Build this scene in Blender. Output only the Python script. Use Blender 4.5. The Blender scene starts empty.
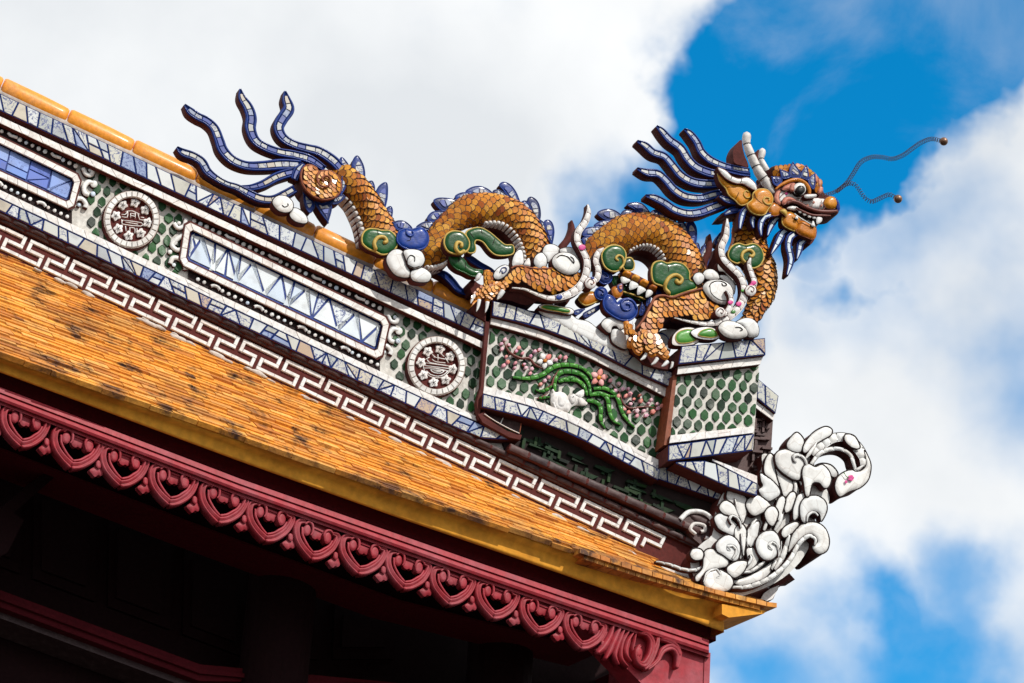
import bpy, math, random
import numpy as np
from mathutils import Vector, Matrix
from mathutils.geometry import delaunay_2d_cdt
random.seed(7)
SC = bpy.context.scene
COL = SC.collection
R_ = math.radians

# ------------------------------------------------------------------ camera
AZ, PITCH, ROLL, DIST, LENS = R_(22), R_(26), R_(4), 14.5, 105.0
O = Vector((0, 0, 8.0))
fw = Vector((math.sin(AZ)*math.cos(PITCH), math.cos(AZ)*math.cos(PITCH), math.sin(PITCH)))
r0 = fw.cross(Vector((0, 0, 1))).normalized()
u0 = r0.cross(fw).normalized()
cu = u0*math.cos(ROLL) - r0*math.sin(ROLL)
cr = r0*math.cos(ROLL) + u0*math.sin(ROLL)
CAM = O - fw*DIST
cd = bpy.data.cameras.new('camera'); co = bpy.data.objects.new('camera', cd); COL.objects.link(co)
cd.lens = LENS; cd.sensor_width = 36; cd.clip_end = 5000; cd.clip_start = 0.1
m = Matrix((cr, cu, -fw)).transposed().to_4x4(); m.translation = CAM
co.matrix_world = m
SC.camera = co
FPX = 1024*LENS/36

def ray(px, py):
    return fw + cr*((px-512)/FPX) + cu*((341.5-py)/FPX)

# ------------------------------------------------------------------ world
SUN_EL, SUN_AZV = R_(43), Vector((0.42, -0.91, 0)).normalized()
w = bpy.data.worlds.new('World'); SC.world = w; w.use_nodes = True
nt = w.node_tree; N = nt.nodes; L = nt.links
for n in list(N): N.remove(n)
out = N.new('ShaderNodeOutputWorld'); bg = N.new('ShaderNodeBackground'); bg.inputs[1].default_value = 0.10
sky = N.new('ShaderNodeTexSky'); sky.sky_type = 'NISHITA'; sky.sun_disc = False
sky.sun_elevation = SUN_EL; sky.sun_rotation = math.atan2(SUN_AZV.x, SUN_AZV.y)
sky.altitude = 0; sky.air_density = 1.0; sky.dust_density = 0.4; sky.ozone_density = 3.0
tc = N.new('ShaderNodeTexCoord')
def wm(op, a, b=None, clamp=False):
    n = N.new('ShaderNodeMath'); n.operation = op; n.use_clamp = clamp
    for i, x in enumerate((a, b)):
        if x is None: continue
        if isinstance(x, (int, float)): n.inputs[i].default_value = x
        else: L.new(x, n.inputs[i])
    return n.outputs[0]
def wnoise(scale, detail, rough, off=0.0, dist=0.0):
    n = N.new('ShaderNodeTexNoise'); n.inputs['Scale'].default_value = scale
    n.inputs['Detail'].default_value = detail; n.inputs['Roughness'].default_value = rough
    n.inputs['Distortion'].default_value = dist
    mp = N.new('ShaderNodeMapping'); mp.inputs['Location'].default_value = (off, off*.7, off*.3)
    L.new(tc.outputs['Generated'], mp.inputs[0]); L.new(mp.outputs[0], n.inputs['Vector'])
    return n
nz = wnoise(9, 6, .5, 1.3)
nz2 = wnoise(30, 4, .5, 4.1)
nz3 = wnoise(5, 6, .5, 8.8)
# gaps of clear sky between the clouds: (pixel direction, angular radius in pixels)
gaps = [(900,-30,170,1),(850,60,150,1),(775,105,100,1),(735,165,75,.85),(650,200,80,.6),(580,235,60,.4),(815,175,72,.8),(775,240,55,.42),(870,130,62,.75),(850,288,42,.6),
        (860,680,150,.52),(750,640,80,.42),(1005,575,60,.3),(985,690,110,.4),(760,310,45,.45),(720,30,70,.7),(955,25,80,.9),(1000,10,50,.7),(880,610,50,.3)]
# cloud edges are torn by bending the look-up direction with noise
wv = N.new('ShaderNodeVectorMath'); wv.operation = 'SUBTRACT'; L.new(wnoise(16, 5, .5, 2.2).outputs['Color'], wv.inputs[0]); wv.inputs[1].default_value = (.5, .5, .5)
wv2 = N.new('ShaderNodeVectorMath'); wv2.operation = 'SCALE'; wv2.inputs['Scale'].default_value = .075; L.new(wv.outputs[0], wv2.inputs[0])
wv3 = N.new('ShaderNodeVectorMath'); wv3.operation = 'ADD'; L.new(tc.outputs['Generated'], wv3.inputs[0]); L.new(wv2.outputs[0], wv3.inputs[1])
acc = None
for gx, gy, gr, st in gaps:
    d = ray(gx, gy).normalized()
    vd = N.new('ShaderNodeVectorMath'); vd.operation = 'DISTANCE'; L.new(wv3.outputs[0], vd.inputs[0])
    vd.inputs[1].default_value = d
    q = wm('DIVIDE', vd.outputs['Value'], 1.25*gr/FPX)
    q = wm('MAXIMUM', wm('SUBTRACT', 1.0, q), 0)
    q = wm('MULTIPLY', wm('MULTIPLY', q, 2.3), st)
    acc = q if acc is None else wm('ADD', acc, q)
g = wm('MINIMUM', acc, 2.0)
far = wm('MULTIPLY', wm('SUBTRACT', nz3.outputs['Fac'], 0.60), 6.0)
g = wm('MAXIMUM', g, far)
g = wm('ADD', g, wm('MULTIPLY', wm('SUBTRACT', nz.outputs['Fac'], 0.5), 1.3))
g = wm('ADD', g, wm('MULTIPLY', wm('SUBTRACT', nz2.outputs['Fac'], 0.5), 0.35))
cl = N.new('ShaderNodeMapRange'); cl.interpolation_type = 'SMOOTHSTEP'
cl.inputs[1].default_value = 0.15; cl.inputs[2].default_value = 1.5; cl.inputs[3].default_value = 1; cl.inputs[4].default_value = 0
L.new(g, cl.inputs[0])
sh = N.new('ShaderNodeValToRGB'); sh.color_ramp.elements[0].position = .36; sh.color_ramp.elements[1].position = .62
sh.color_ramp.elements[0].color = (7.2, 7.5, 7.8, 1); sh.color_ramp.elements[1].color = (9.2, 9.35, 9.45, 1)
L.new(wnoise(8, 6, .5, 6.2).outputs['Fac'], sh.inputs[0])
hs = N.new('ShaderNodeMix'); hs.data_type = 'RGBA'; hs.blend_type = 'MULTIPLY'; hs.inputs[0].default_value = 1
L.new(sky.outputs[0], hs.inputs[6]); hs.inputs[7].default_value = (0.03, 1.38, 1.85, 1)
mx = N.new('ShaderNodeMix'); mx.data_type = 'RGBA'
wisp = N.new('ShaderNodeMapRange'); wisp.interpolation_type = 'SMOOTHSTEP'; wisp.inputs[1].default_value = .50; wisp.inputs[2].default_value = .74; wisp.inputs[3].default_value = .0; wisp.inputs[4].default_value = .26
L.new(wnoise(11, 7, .55, 9.4, .6).outputs['Fac'], wisp.inputs[0])
L.new(wm('MAXIMUM', cl.outputs[0], wisp.outputs[0]), mx.inputs[0]); L.new(hs.outputs[2], mx.inputs[6]); L.new(sh.outputs[0], mx.inputs[7])
L.new(mx.outputs[2], bg.inputs[0]); L.new(bg.outputs[0], out.inputs[0])

ld = bpy.data.lights.new('sun', 'SUN'); ld.energy = 3.4; ld.angle = R_(0.6); ld.color = (1, .95, .87)
lo = bpy.data.objects.new('sun', ld); COL.objects.link(lo)
sdir = Vector((SUN_AZV.x*math.cos(SUN_EL), SUN_AZV.y*math.cos(SUN_EL), math.sin(SUN_EL)))
lo.rotation_euler = sdir.to_track_quat('Z', 'Y').to_euler(); lo.location = sdir*60
SC.view_settings.view_transform = 'Standard'; SC.view_settings.look = 'None'
SC.view_settings.exposure = 0.12; SC.view_settings.gamma = 1

# ------------------------------------------------------------------ materials
def base_mat(name):
    mt = bpy.data.materials.new(name); mt.use_nodes = True
    return mt, mt.node_tree.nodes, mt.node_tree.links, mt.node_tree.nodes['Principled BSDF']
def ramp(nodes, cols, interp='LINEAR'):
    r = nodes.new('ShaderNodeValToRGB'); e = r.color_ramp.elements; r.color_ramp.interpolation = interp
    k = len(cols)
    while len(e) < k: e.new(0.5)
    for i, c in enumerate(cols):
        e[i].position = i/(k-1) if interp == 'LINEAR' else i/k
        e[i].color = (*c, 1)
    return r
def glaze(name, cols, rough=.3, dirt=.35, dcol=(.05,.035,.03), dscale=9, bump=.25, bscale=60, coat=.0, interp='LINEAR', spec=.5, thr=(.5,.72), var=(.78,1.12)):
    mt, n, l, b = base_mat(name)
    g = n.new('ShaderNodeNewGeometry'); r = ramp(n, cols if len(cols) > 1 else cols*2, interp)
    l.new(g.outputs['Random Per Island'], r.inputs[0])
    t = n.new('ShaderNodeTexCoord')
    nn = n.new('ShaderNodeTexNoise'); nn.inputs['Scale'].default_value = dscale; nn.inputs['Detail'].default_value = 8
    nn.inputs['Roughness'].default_value = .65; l.new(t.outputs['Object'], nn.inputs['Vector'])
    mr = n.new('ShaderNodeMapRange'); mr.inputs[1].default_value = thr[0]; mr.inputs[2].default_value = thr[1]
    mr.inputs[3].default_value = 0; mr.inputs[4].default_value = dirt; l.new(nn.outputs['Fac'], mr.inputs[0])
    mxx = n.new('ShaderNodeMix'); mxx.data_type = 'RGBA'; l.new(mr.outputs[0], mxx.inputs[0])
    l.new(r.outputs[0], mxx.inputs[6]); mxx.inputs[7].default_value = (*dcol, 1)
    # fine tone variation
    n2 = n.new('ShaderNodeTexNoise'); n2.inputs['Scale'].default_value = bscale; n2.inputs['Detail'].default_value = 5
    l.new(t.outputs['Object'], n2.inputs['Vector'])
    m2 = n.new('ShaderNodeMapRange'); m2.inputs[1].default_value = .3; m2.inputs[2].default_value = .7
    m2.inputs[3].default_value = var[0]; m2.inputs[4].default_value = var[1]; l.new(n2.outputs['Fac'], m2.inputs[0])
    vm = n.new('ShaderNodeVectorMath'); vm.operation = 'SCALE'
    l.new(mxx.outputs[2], vm.inputs[0]); l.new(m2.outputs[0], vm.inputs['Scale'])
    l.new(vm.outputs[0], b.inputs['Base Color'])
    rr = n.new('ShaderNodeMapRange'); rr.inputs[3].default_value = rough; rr.inputs[4].default_value = min(1, rough+.35)
    l.new(nn.outputs['Fac'], rr.inputs[0]); l.new(rr.outputs[0], b.inputs['Roughness'])
    b.inputs['Coat Weight'].default_value = coat*.3; b.inputs['Coat Roughness'].default_value = .12
    b.inputs['Specular IOR Level'].default_value = spec*.6
    bp = n.new('ShaderNodeBump'); bp.inputs['Strength'].default_value = bump; bp.inputs['Distance'].default_value = .004
    l.new(n2.outputs['Fac'], bp.inputs['Height']); l.new(bp.outputs[0], b.inputs['Normal'])
    return mt
def china(name, cols, pthr=.3, blue=(.012,.035,.20), scale=30, amt=.95):
    mt, n, l, b = base_mat(name)
    g = n.new('ShaderNodeNewGeometry'); r = ramp(n, cols, 'CONSTANT'); l.new(g.outputs['Random Per Island'], r.inputs[0])
    t = n.new('ShaderNodeTexCoord')
    # per-shard shift so brushwork does not run across the grout
    sc = n.new('ShaderNodeMath'); sc.operation = 'MULTIPLY'; sc.inputs[1].default_value = 37.0; l.new(g.outputs['Random Per Island'], sc.inputs[0])
    cb = n.new('ShaderNodeCombineXYZ'); l.new(sc.outputs[0], cb.inputs[0]); l.new(sc.outputs[0], cb.inputs[2])
    ad = n.new('ShaderNodeVectorMath'); ad.operation = 'ADD'; l.new(t.outputs['Object'], ad.inputs[0]); l.new(cb.outputs[0], ad.inputs[1])
    nn = n.new('ShaderNodeTexNoise'); nn.inputs['Scale'].default_value = scale; nn.inputs['Detail'].default_value = 3; nn.inputs['Distortion'].default_value = 1.2
    l.new(ad.outputs[0], nn.inputs['Vector'])
    # thin contour lines of the noise read as painted strokes
    a1 = n.new('ShaderNodeMath'); a1.operation = 'SUBTRACT'; l.new(nn.outputs['Fac'], a1.inputs[0]); a1.inputs[1].default_value = .52
    a2 = n.new('ShaderNodeMath'); a2.operation = 'ABSOLUTE'; l.new(a1.outputs[0], a2.inputs[0])
    mr = n.new('ShaderNodeMapRange'); mr.inputs[1].default_value = .008; mr.inputs[2].default_value = .04
    mr.inputs[3].default_value = amt; mr.inputs[4].default_value = 0; l.new(a2.outputs[0], mr.inputs[0])
    fr = n.new('ShaderNodeMath'); fr.operation = 'MULTIPLY'; fr.inputs[1].default_value = 11.7; l.new(g.outputs['Random Per Island'], fr.inputs[0])
    f2 = n.new('ShaderNodeMath'); f2.operation = 'FRACT'; l.new(fr.outputs[0], f2.inputs[0])
    f3 = n.new('ShaderNodeMath'); f3.operation = 'GREATER_THAN'; f3.inputs[1].default_value = pthr; l.new(f2.outputs[0], f3.inputs[0])
    f4 = n.new('ShaderNodeMath'); f4.operation = 'MULTIPLY'; l.new(f3.outputs[0], f4.inputs[0]); l.new(mr.outputs[0], f4.inputs[1])
    mxx = n.new('ShaderNodeMix'); mxx.data_type = 'RGBA'; l.new(f4.outputs[0], mxx.inputs[0]); l.new(r.outputs[0], mxx.inputs[6]); mxx.inputs[7].default_value = (*blue, 1)
    # grime
    n3 = n.new('ShaderNodeTexNoise'); n3.inputs['Scale'].default_value = 14; n3.inputs['Detail'].default_value = 8; l.new(t.outputs['Object'], n3.inputs['Vector'])
    m3 = n.new('ShaderNodeMapRange'); m3.inputs[1].default_value = .52; m3.inputs[2].default_value = .8; m3.inputs[3].default_value = 0; m3.inputs[4].default_value = .5
    l.new(n3.outputs['Fac'], m3.inputs[0])
    m4 = n.new('ShaderNodeMix'); m4.data_type = 'RGBA'; l.new(m3.outputs[0], m4.inputs[0]); l.new(mxx.outputs[2], m4.inputs[6]); m4.inputs[7].default_value = (.13, .1, .085, 1)
    l.new(m4.outputs[2], b.inputs['Base Color']); b.inputs['Roughness'].default_value = .32; b.inputs['Specular IOR Level'].default_value = .35
    return mt
M = {}
M['china'] = china('china_shards', [(.46,.46,.41),(.52,.56,.58),(.34,.37,.36),(.48,.44,.36),(.58,.61,.62),(.36,.40,.44),(.48,.49,.46),(.42,.31,.22),(.50,.52,.50),(.52,.52,.46),(.20,.27,.45),(.54,.55,.52)])
M['china_cool'] = china('cool_shards', [(.62,.70,.78),(.70,.76,.80),(.52,.62,.74),(.66,.72,.76)], pthr=.85)
M['china_blue'] = china('blue_shards', [(.10,.20,.62),(.14,.26,.66),(.20,.32,.70),(.09,.16,.55),(.26,.38,.72)], pthr=.7, amt=.5)
M['china_deep'] = china('deep_blue_shards', [(.03,.06,.30),(.36,.39,.44),(.46,.46,.43),(.48,.49,.48),(.26,.31,.44),(.44,.39,.33),(.04,.07,.28),(.40,.42,.44)], pthr=.35, scale=40)
M['white'] = glaze('white_porcelain', [(.74,.74,.73),(.82,.82,.80),(.77,.79,.80),(.84,.83,.80)], rough=.2, dirt=.6, dcol=(.34,.29,.26), dscale=7, bump=.06, coat=.3, thr=(.5,.72), var=(.93,1.03))
def crackle(mt, scale, col=(.34,.25,.21), wid=.035, amt=.75):
    n, l = mt.node_tree.nodes, mt.node_tree.links; b = n['Principled BSDF']; src = b.inputs['Base Color'].links[0].from_socket
    t = n.new('ShaderNodeTexCoord'); v = n.new('ShaderNodeTexVoronoi'); v.feature = 'DISTANCE_TO_EDGE'; v.inputs['Scale'].default_value = scale; l.new(t.outputs['Object'], v.inputs['Vector'])
    mr = n.new('ShaderNodeMapRange'); mr.inputs[1].default_value = 0; mr.inputs[2].default_value = wid; mr.inputs[3].default_value = amt; mr.inputs[4].default_value = 0; l.new(v.outputs['Distance'], mr.inputs[0])
    m_ = n.new('ShaderNodeMix'); m_.data_type = 'RGBA'; l.new(mr.outputs[0], m_.inputs[0]); l.new(src, m_.inputs[6]); m_.inputs[7].default_value = (*col, 1); l.new(m_.outputs[2], b.inputs['Base Color'])
    v2 = n.new('ShaderNodeTexVoronoi'); v2.inputs['Scale'].default_value = scale; l.new(t.outputs['Object'], v2.inputs['Vector'])
    hs_ = n.new('ShaderNodeSeparateColor'); l.new(v2.outputs['Color'], hs_.inputs[0]); m3 = n.new('ShaderNodeMapRange'); m3.inputs[3].default_value = .82; m3.inputs[4].default_value = 1.03; l.new(hs_.outputs[0], m3.inputs[0])
    vm = n.new('ShaderNodeVectorMath'); vm.operation = 'SCALE'; l.new(m_.outputs[2], vm.inputs[0]); l.new(m3.outputs[0], vm.inputs['Scale']); l.new(vm.outputs[0], b.inputs['Base Color'])
crackle(M['white'], 13, amt=.42, col=(.42,.34,.3))
M['trim'] = glaze('white_trim_tile', [(.76,.73,.70),(.80,.79,.78),(.72,.68,.65),(.82,.82,.82),(.77,.70,.66)], rough=.35, dirt=.4, dcol=(.25,.19,.17), dscale=16, bump=.12, thr=(.5,.75))
M['blue'] = glaze('cobalt_glaze', [(.004,.024,.16),(.006,.034,.22),(.003,.014,.09)], spec=.28, rough=.2, dirt=.5, dcol=(.01,.012,.05), dscale=18, coat=.4)
M['bluelt'] = glaze('bright_cobalt_glaze', [(.004,.030,.20),(.006,.042,.27)], spec=.3, rough=.18, dirt=.4, dcol=(.01,.012,.08), dscale=18, coat=.4)
M['navy'] = glaze('navy_grout', [(.004,.020,.125)], spec=.12, rough=.5, dirt=.4, dcol=(.01,.01,.04))
M['maroon'] = glaze('maroon_mortar', [(.085,.016,.013)], rough=.7, dirt=.65, dcol=(.022,.008,.008), dscale=7, bump=.5)
M['rust'] = glaze('rust_glaze', [(.22,.055,.02)], rough=.4, dirt=.5, dcol=(.05,.015,.01), dscale=20)
M['dark'] = glaze('dark_outline', [(.018,.009,.009)], rough=.7, dirt=.2)
M['ochre'] = glaze('ochre_scales', [(.50,.145,.008),(.70,.265,.016),(.60,.20,.010),(.74,.34,.035),(.30,.055,.006),(.66,.24,.016),(.50,.14,.008),(.76,.38,.06),(.64,.27,.012),(.40,.085,.008)], spec=.45, rough=.25, dirt=.5, dcol=(.12,.03,.01), dscale=40, bscale=150, coat=.3)
M['scaleedge'] = glaze('scale_edge', [(.06,.018,.006),(.10,.035,.012)], rough=.5)
M['ochrebase'] = glaze('ochre_base', [(.05,.014,.006)], rough=.6)
M['amber'] = glaze('amber_glaze', [(.55,.19,.006),(.46,.14,.005),(.60,.24,.012)], spec=.3, rough=.2, dirt=.5, dcol=(.2,.05,.01), dscale=30, bscale=120, coat=.4)
M['yellow'] = glaze('yellow_rim', [(.55,.38,.09),(.5,.33,.06)], rough=.3, dirt=.4, dcol=(.2,.12,.03), dscale=30)
M['green'] = glaze('green_glaze', [(.002,.045,.010),(.004,.075,.012),(.002,.030,.009)], spec=.3, rough=.13, dirt=.5, dcol=(.005,.03,.012), dscale=26, coat=.5)
M['leaf'] = glaze('leaf_green_glaze', [(.05,.25,.02),(.03,.18,.02),(.09,.33,.04)], rough=.2, dirt=.4, dcol=(.02,.07,.02), dscale=30, coat=.4)
M['pebble'] = glaze('bottle_green_pieces', [(.004,.014,.008),(.010,.05,.018),(.02,.10,.028),(.006,.022,.012),(.03,.13,.035),(.012,.035,.02)], spec=.3, rough=.25, dirt=.4, dcol=(.03,.04,.035), dscale=40, coat=.1)
M['grout'] = glaze('pale_grout', [(.60,.53,.48)], rough=.8, dirt=.6, dcol=(.25,.19,.16), dscale=12, bump=.5)
M['groutw'] = glaze('white_grout', [(.66,.64,.60)], rough=.8, dirt=.5, dcol=(.3,.25,.2), dscale=14, bump=.4)
M['ridge'] = glaze('orange_ridge_glaze', [(.86,.32,.022),(.80,.28,.018),(.88,.37,.045)], rough=.25, dirt=.35, dcol=(.55,.33,.22), dscale=8, coat=.25)
M['brick'] = glaze('purple_brick', [(.055,.026,.026),(.08,.036,.034),(.035,.02,.024),(.10,.05,.045)], rough=.35, dirt=.5, dcol=(.16,.12,.12), dscale=25)
M['darkgreen'] = glaze('dark_green_brick', [(.006,.018,.008),(.010,.035,.012),(.004,.008,.006),(.018,.05,.012)], spec=.2, rough=.4, dirt=.4, dcol=(.05,.05,.05), dscale=20)
M['fretbg'] = glaze('oxblood_render', [(.095,.014,.011)], rough=.7, dirt=.5, dcol=(.05,.02,.02), dscale=9, bump=.4)
M['cove'] = glaze('golden_lime_wash', [(.84,.38,.035)], rough=.6, dirt=.7, dcol=(.52,.18,.012), dscale=2.2, bump=.35, bscale=25, thr=(.42,.7))
M['lacq'] = glaze('red_lacquer', [(.30,.018,.030),(.35,.028,.042),(.27,.015,.025)], rough=.36, dirt=.75, dcol=(.36,.095,.12), dscale=6, bump=.45, bscale=30, thr=(.46,.72))
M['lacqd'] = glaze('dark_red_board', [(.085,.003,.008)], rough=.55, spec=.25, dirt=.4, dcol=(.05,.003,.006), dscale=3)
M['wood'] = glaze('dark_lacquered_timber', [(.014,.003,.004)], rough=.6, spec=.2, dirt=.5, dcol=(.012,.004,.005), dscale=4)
M['pink'] = glaze('pink_porcelain', [(.72,.30,.30),(.75,.45,.45),(.70,.16,.10),(.72,.42,.55),(.78,.62,.62),(.6,.10,.3)], rough=.3, dirt=.1)
M['flesh'] = glaze('salmon_glaze', [(.55,.22,.15),(.5,.16,.11)], rough=.3, dirt=.3)
M['lip'] = glaze('dark_lip_glaze', [(.14,.035,.025)], rough=.25, dirt=.3, coat=.3)
M['black'] = glaze('black_glaze', [(.003,.003,.004)], rough=.3, dirt=0, bump=0, coat=.3, spec=.4)
M['metal'] = glaze('rusty_wire', [(.09,.06,.05)], rough=.45, dirt=.5, dcol=(.12,.05,.03), dscale=60)
M['bead'] = glaze('bronze_bead', [(.22,.13,.09)], rough=.25, dirt=.4); M['bead'].node_tree.nodes['Principled BSDF'].inputs['Metallic'].default_value = .8
M['pinkp'] = glaze('pink_paint', [(.6,.05,.25)], rough=.3, dirt=0)
M['horn'] = glaze('grey_white_horn', [(.60,.57,.55),(.68,.66,.64),(.52,.49,.48)], rough=.3, dirt=.5, dcol=(.2,.16,.15), dscale=14)

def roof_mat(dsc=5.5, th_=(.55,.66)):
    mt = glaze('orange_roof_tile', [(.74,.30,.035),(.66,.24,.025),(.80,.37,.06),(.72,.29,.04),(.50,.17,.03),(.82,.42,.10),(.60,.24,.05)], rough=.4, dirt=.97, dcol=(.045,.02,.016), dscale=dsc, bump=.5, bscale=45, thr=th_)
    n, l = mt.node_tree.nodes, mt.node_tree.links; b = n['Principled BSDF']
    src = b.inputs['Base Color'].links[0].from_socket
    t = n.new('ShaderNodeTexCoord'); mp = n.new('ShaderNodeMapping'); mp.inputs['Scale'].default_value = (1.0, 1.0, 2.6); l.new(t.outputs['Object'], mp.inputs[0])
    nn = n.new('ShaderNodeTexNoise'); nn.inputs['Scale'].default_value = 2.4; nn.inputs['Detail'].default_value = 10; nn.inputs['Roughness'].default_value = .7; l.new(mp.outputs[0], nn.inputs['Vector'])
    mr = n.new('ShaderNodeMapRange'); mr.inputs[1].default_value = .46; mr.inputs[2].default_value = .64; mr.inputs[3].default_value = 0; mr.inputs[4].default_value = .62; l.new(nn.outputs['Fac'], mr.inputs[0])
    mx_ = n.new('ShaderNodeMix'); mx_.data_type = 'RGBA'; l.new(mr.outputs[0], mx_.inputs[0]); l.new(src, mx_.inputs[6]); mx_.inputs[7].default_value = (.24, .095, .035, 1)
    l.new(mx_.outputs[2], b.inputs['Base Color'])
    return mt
M['roof'] = roof_mat(); M['roofedge'] = roof_mat(4.0, (.47,.58))  # edge rows: heavier lichen, doubling as painted-in shadow along the eave
mt, n, l, b = base_mat('courtyard_paving')
t = n.new('ShaderNodeTexCoord'); bk = n.new('ShaderNodeTexBrick'); bk.inputs['Scale'].default_value = 1.2
bk.inputs['Color1'].default_value = (.06,.052,.045,1); bk.inputs['Color2'].default_value = (.045,.04,.035,1); bk.inputs['Mortar'].default_value = (.02,.018,.016,1)
l.new(t.outputs['Object'], bk.inputs['Vector']); l.new(bk.outputs[0], b.inputs['Base Color']); b.inputs['Roughness'].default_value = .85
M['paving'] = mt

# ------------------------------------------------------------------ frames and mesh collecting
class Fr:
    def __init__(s, O_, U_, V_, N_): s.O, s.U, s.V, s.N = O_, U_, V_, N_
    def uv(s, px, py, d):
        r = ray(px, py); P0 = s.O + s.N*d
        k = (P0-CAM).dot(s.N)/r.dot(s.N); P = CAM + r*k - s.O
        return (P.dot(s.U), P.dot(s.V))
    def W(s, u, v, d): return s.O + s.U*u + s.V*v + s.N*d
RP = Fr(O, Vector((1,0,0)), Vector((0,0,1)), Vector((0,-1,0)))
_c = RP.W(*RP.uv(772, 604, .10), .10)
a10 = R_(10)
nF = Vector((math.sin(a10), -math.cos(a10), 0))
FP = Fr(_c - nF*.16, Vector((math.cos(a10), math.sin(a10), 0)), Vector((0,0,1)), nF)
CUR = [RP]
def frame(f): CUR[0] = f
def U(pts, d): return [CUR[0].uv(p[0], p[1], d) for p in pts]
def W(u, v, d): return CUR[0].W(u, v, d)
PX = 14.5/FPX            # metres per photo pixel at the ridge
def Z(x0, y0, s=6.4): return lambda pts: [(x0+p[0]/s, y0+p[1]/s) + tuple(q/s for q in p[2:3]) for p in pts]

class MB:
    def __init__(s): s.v, s.f, s.m, s.s, s.mats = [], [], [], [], []
    def mi(s, name):
        if name not in s.mats: s.mats.append(name)
        return s.mats.index(name)
    def add(s, verts, faces, mat, smooth=False):
        k = len(s.v); s.v.extend(verts)
        ml = [mat]*len(faces) if isinstance(mat, str) else mat
        for f, mm in zip(faces, ml):
            s.f.append(tuple(i+k for i in f)); s.m.append(s.mi(mm)); s.s.append(smooth)
    def build(s, name, parent=None, label=None):
        if not s.f: return None
        me = bpy.data.meshes.new(name)
        if parent is not None: o0 = PW[parent.name]
        else:
            a = np.array([tuple(p) for p in s.v]); o0 = Vector((float(a[:,0].mean()), float(a[:,1].mean()), float(a[:,2].min())))
        me.from_pydata([tuple(p-o0) for p in s.v], [], s.f)
        for k in s.mats: me.materials.append(M[k])
        me.polygons.foreach_set('material_index', s.m); me.polygons.foreach_set('use_smooth', s.s)
        me.update()
        import bmesh
        bm = bmesh.new(); bm.from_mesh(me); bmesh.ops.recalc_face_normals(bm, faces=bm.faces); bm.to_mesh(me); bm.free()
        o = bpy.data.objects.new(name, me); COL.objects.link(o)
        PW[o.name] = o0
        if parent is None: o.location = o0
        else: o.parent = parent
        if label: o['label'] = label
        return o
PW = {}
def thing(name, label, cat, px, d, group=None, loc=None):
    o = bpy.data.objects.new(name, None); COL.objects.link(o); o.empty_display_size = .1
    p = loc if loc is not None else W(*U([px], d)[0], d)
    o.location = p; PW[o.name] = p.copy()
    o['label'] = label; o['category'] = cat
    if group: o['group'] = group
    return o

# ------------------------------------------------------------------ curves (in uv metres or px)
def cr_(pts, n=6, closed=False):
    P = [np.array(p, float) for p in pts]; k = len(P); out_ = []
    rng = range(k) if closed else range(k-1)
    for i in rng:
        p0 = P[i-1] if (closed or i > 0) else 2*P[0]-P[1]
        p1 = P[i]; p2 = P[(i+1) % k]
        p3 = P[(i+2) % k] if (closed or i+2 < k) else 2*P[-1]-P[-2]
        # centripetal-ish damping by plain Catmull-Rom
        for j in range(n):
            t_ = j/n
            out_.append(0.5*((2*p1)+(-p0+p2)*t_+(2*p0-5*p1+4*p2-p3)*t_**2+(-p0+3*p1-3*p2+p3)*t_**3))
    if not closed: out_.append(P[-1])
    return out_
def resample(pts, step):
    P = np.array([tuple(p) for p in pts], float)
    s = np.concatenate([[0], np.cumsum(np.hypot(*(P[1:, :2]-P[:-1, :2]).T))])
    k = max(2, int(s[-1]/step)+1); ss = np.linspace(0, s[-1], k)
    return np.stack([np.interp(ss, s, P[:, i]) for i in range(P.shape[1])], 1), s[-1]

# path px with width px -> uv with width m
def pathuv(pts, d, n=6, smooth=True):
    a = U(pts, d); b = [(q[0], q[1], p[2]*PX) for q, p in zip(a, pts)]
    return cr_(b, n) if smooth else [np.array(q) for q in b]

def sweep(mb, path, prof, d, mats, closed=False, smooth=True, zs=None, caps=True):
    """prof: list of (x in [-1,1], z metres or ('w' factor)); the profile is closed; mats: one per profile edge or a string"""
    P = np.array([tuple(p) for p in path], float); k = len(P); n_ = len(prof)
    T = np.zeros((k, 2))
    for i in range(k):
        a = P[(i-1) % k] if (closed or i > 0) else P[i]
        b = P[(i+1) % k] if (closed or i < k-1) else P[i]
        t_ = (b-a)[:2]; T[i] = t_/(np.hypot(*t_)+1e-12)
    vs = []
    for i in range(k):
        nx, ny = -T[i][1], T[i][0]; h = P[i][2]/2
        for (x, z) in prof:
            zz = z[0]*h if isinstance(z, tuple) else z
            if zs is not None: zz += zs[i]
            vs.append(W(P[i][0]+nx*x*h, P[i][1]+ny*x*h, d+zz))
    fs, ms = [], []
    for i in range(k if closed else k-1):
        i2 = (i+1) % k
        for j in range(n_):
            j2 = (j+1) % n_
            fs.append((i*n_+j, i*n_+j2, i2*n_+j2, i2*n_+j)); ms.append(mats if isinstance(mats, str) else mats[j])
    if not closed and caps:
        fs.append(tuple(range(n_))); fs.append(tuple((k-1)*n_+j for j in range(n_)))
        ms += [mats if isinstance(mats, str) else mats[0]]*2
    mb.add(vs, fs, ms, smooth)
ROUND = [(math.cos(a*math.pi/4), (math.sin(a*math.pi/4),)) for a in range(8)]
def rope(mb, pts, w_, d, mat, closed=False, n=5, taper=False):
    a = U(pts, d); k = len(a)
    b = []
    for i, q in enumerate(a):
        ww = pts[i][2]*PX if len(pts[i]) > 2 else w_*PX
        if taper and i in (0, k-1): ww *= .3
        b.append((q[0], q[1], ww))
    sweep(mb, cr_(b, n, closed), ROUND, d, mat, closed)

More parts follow.
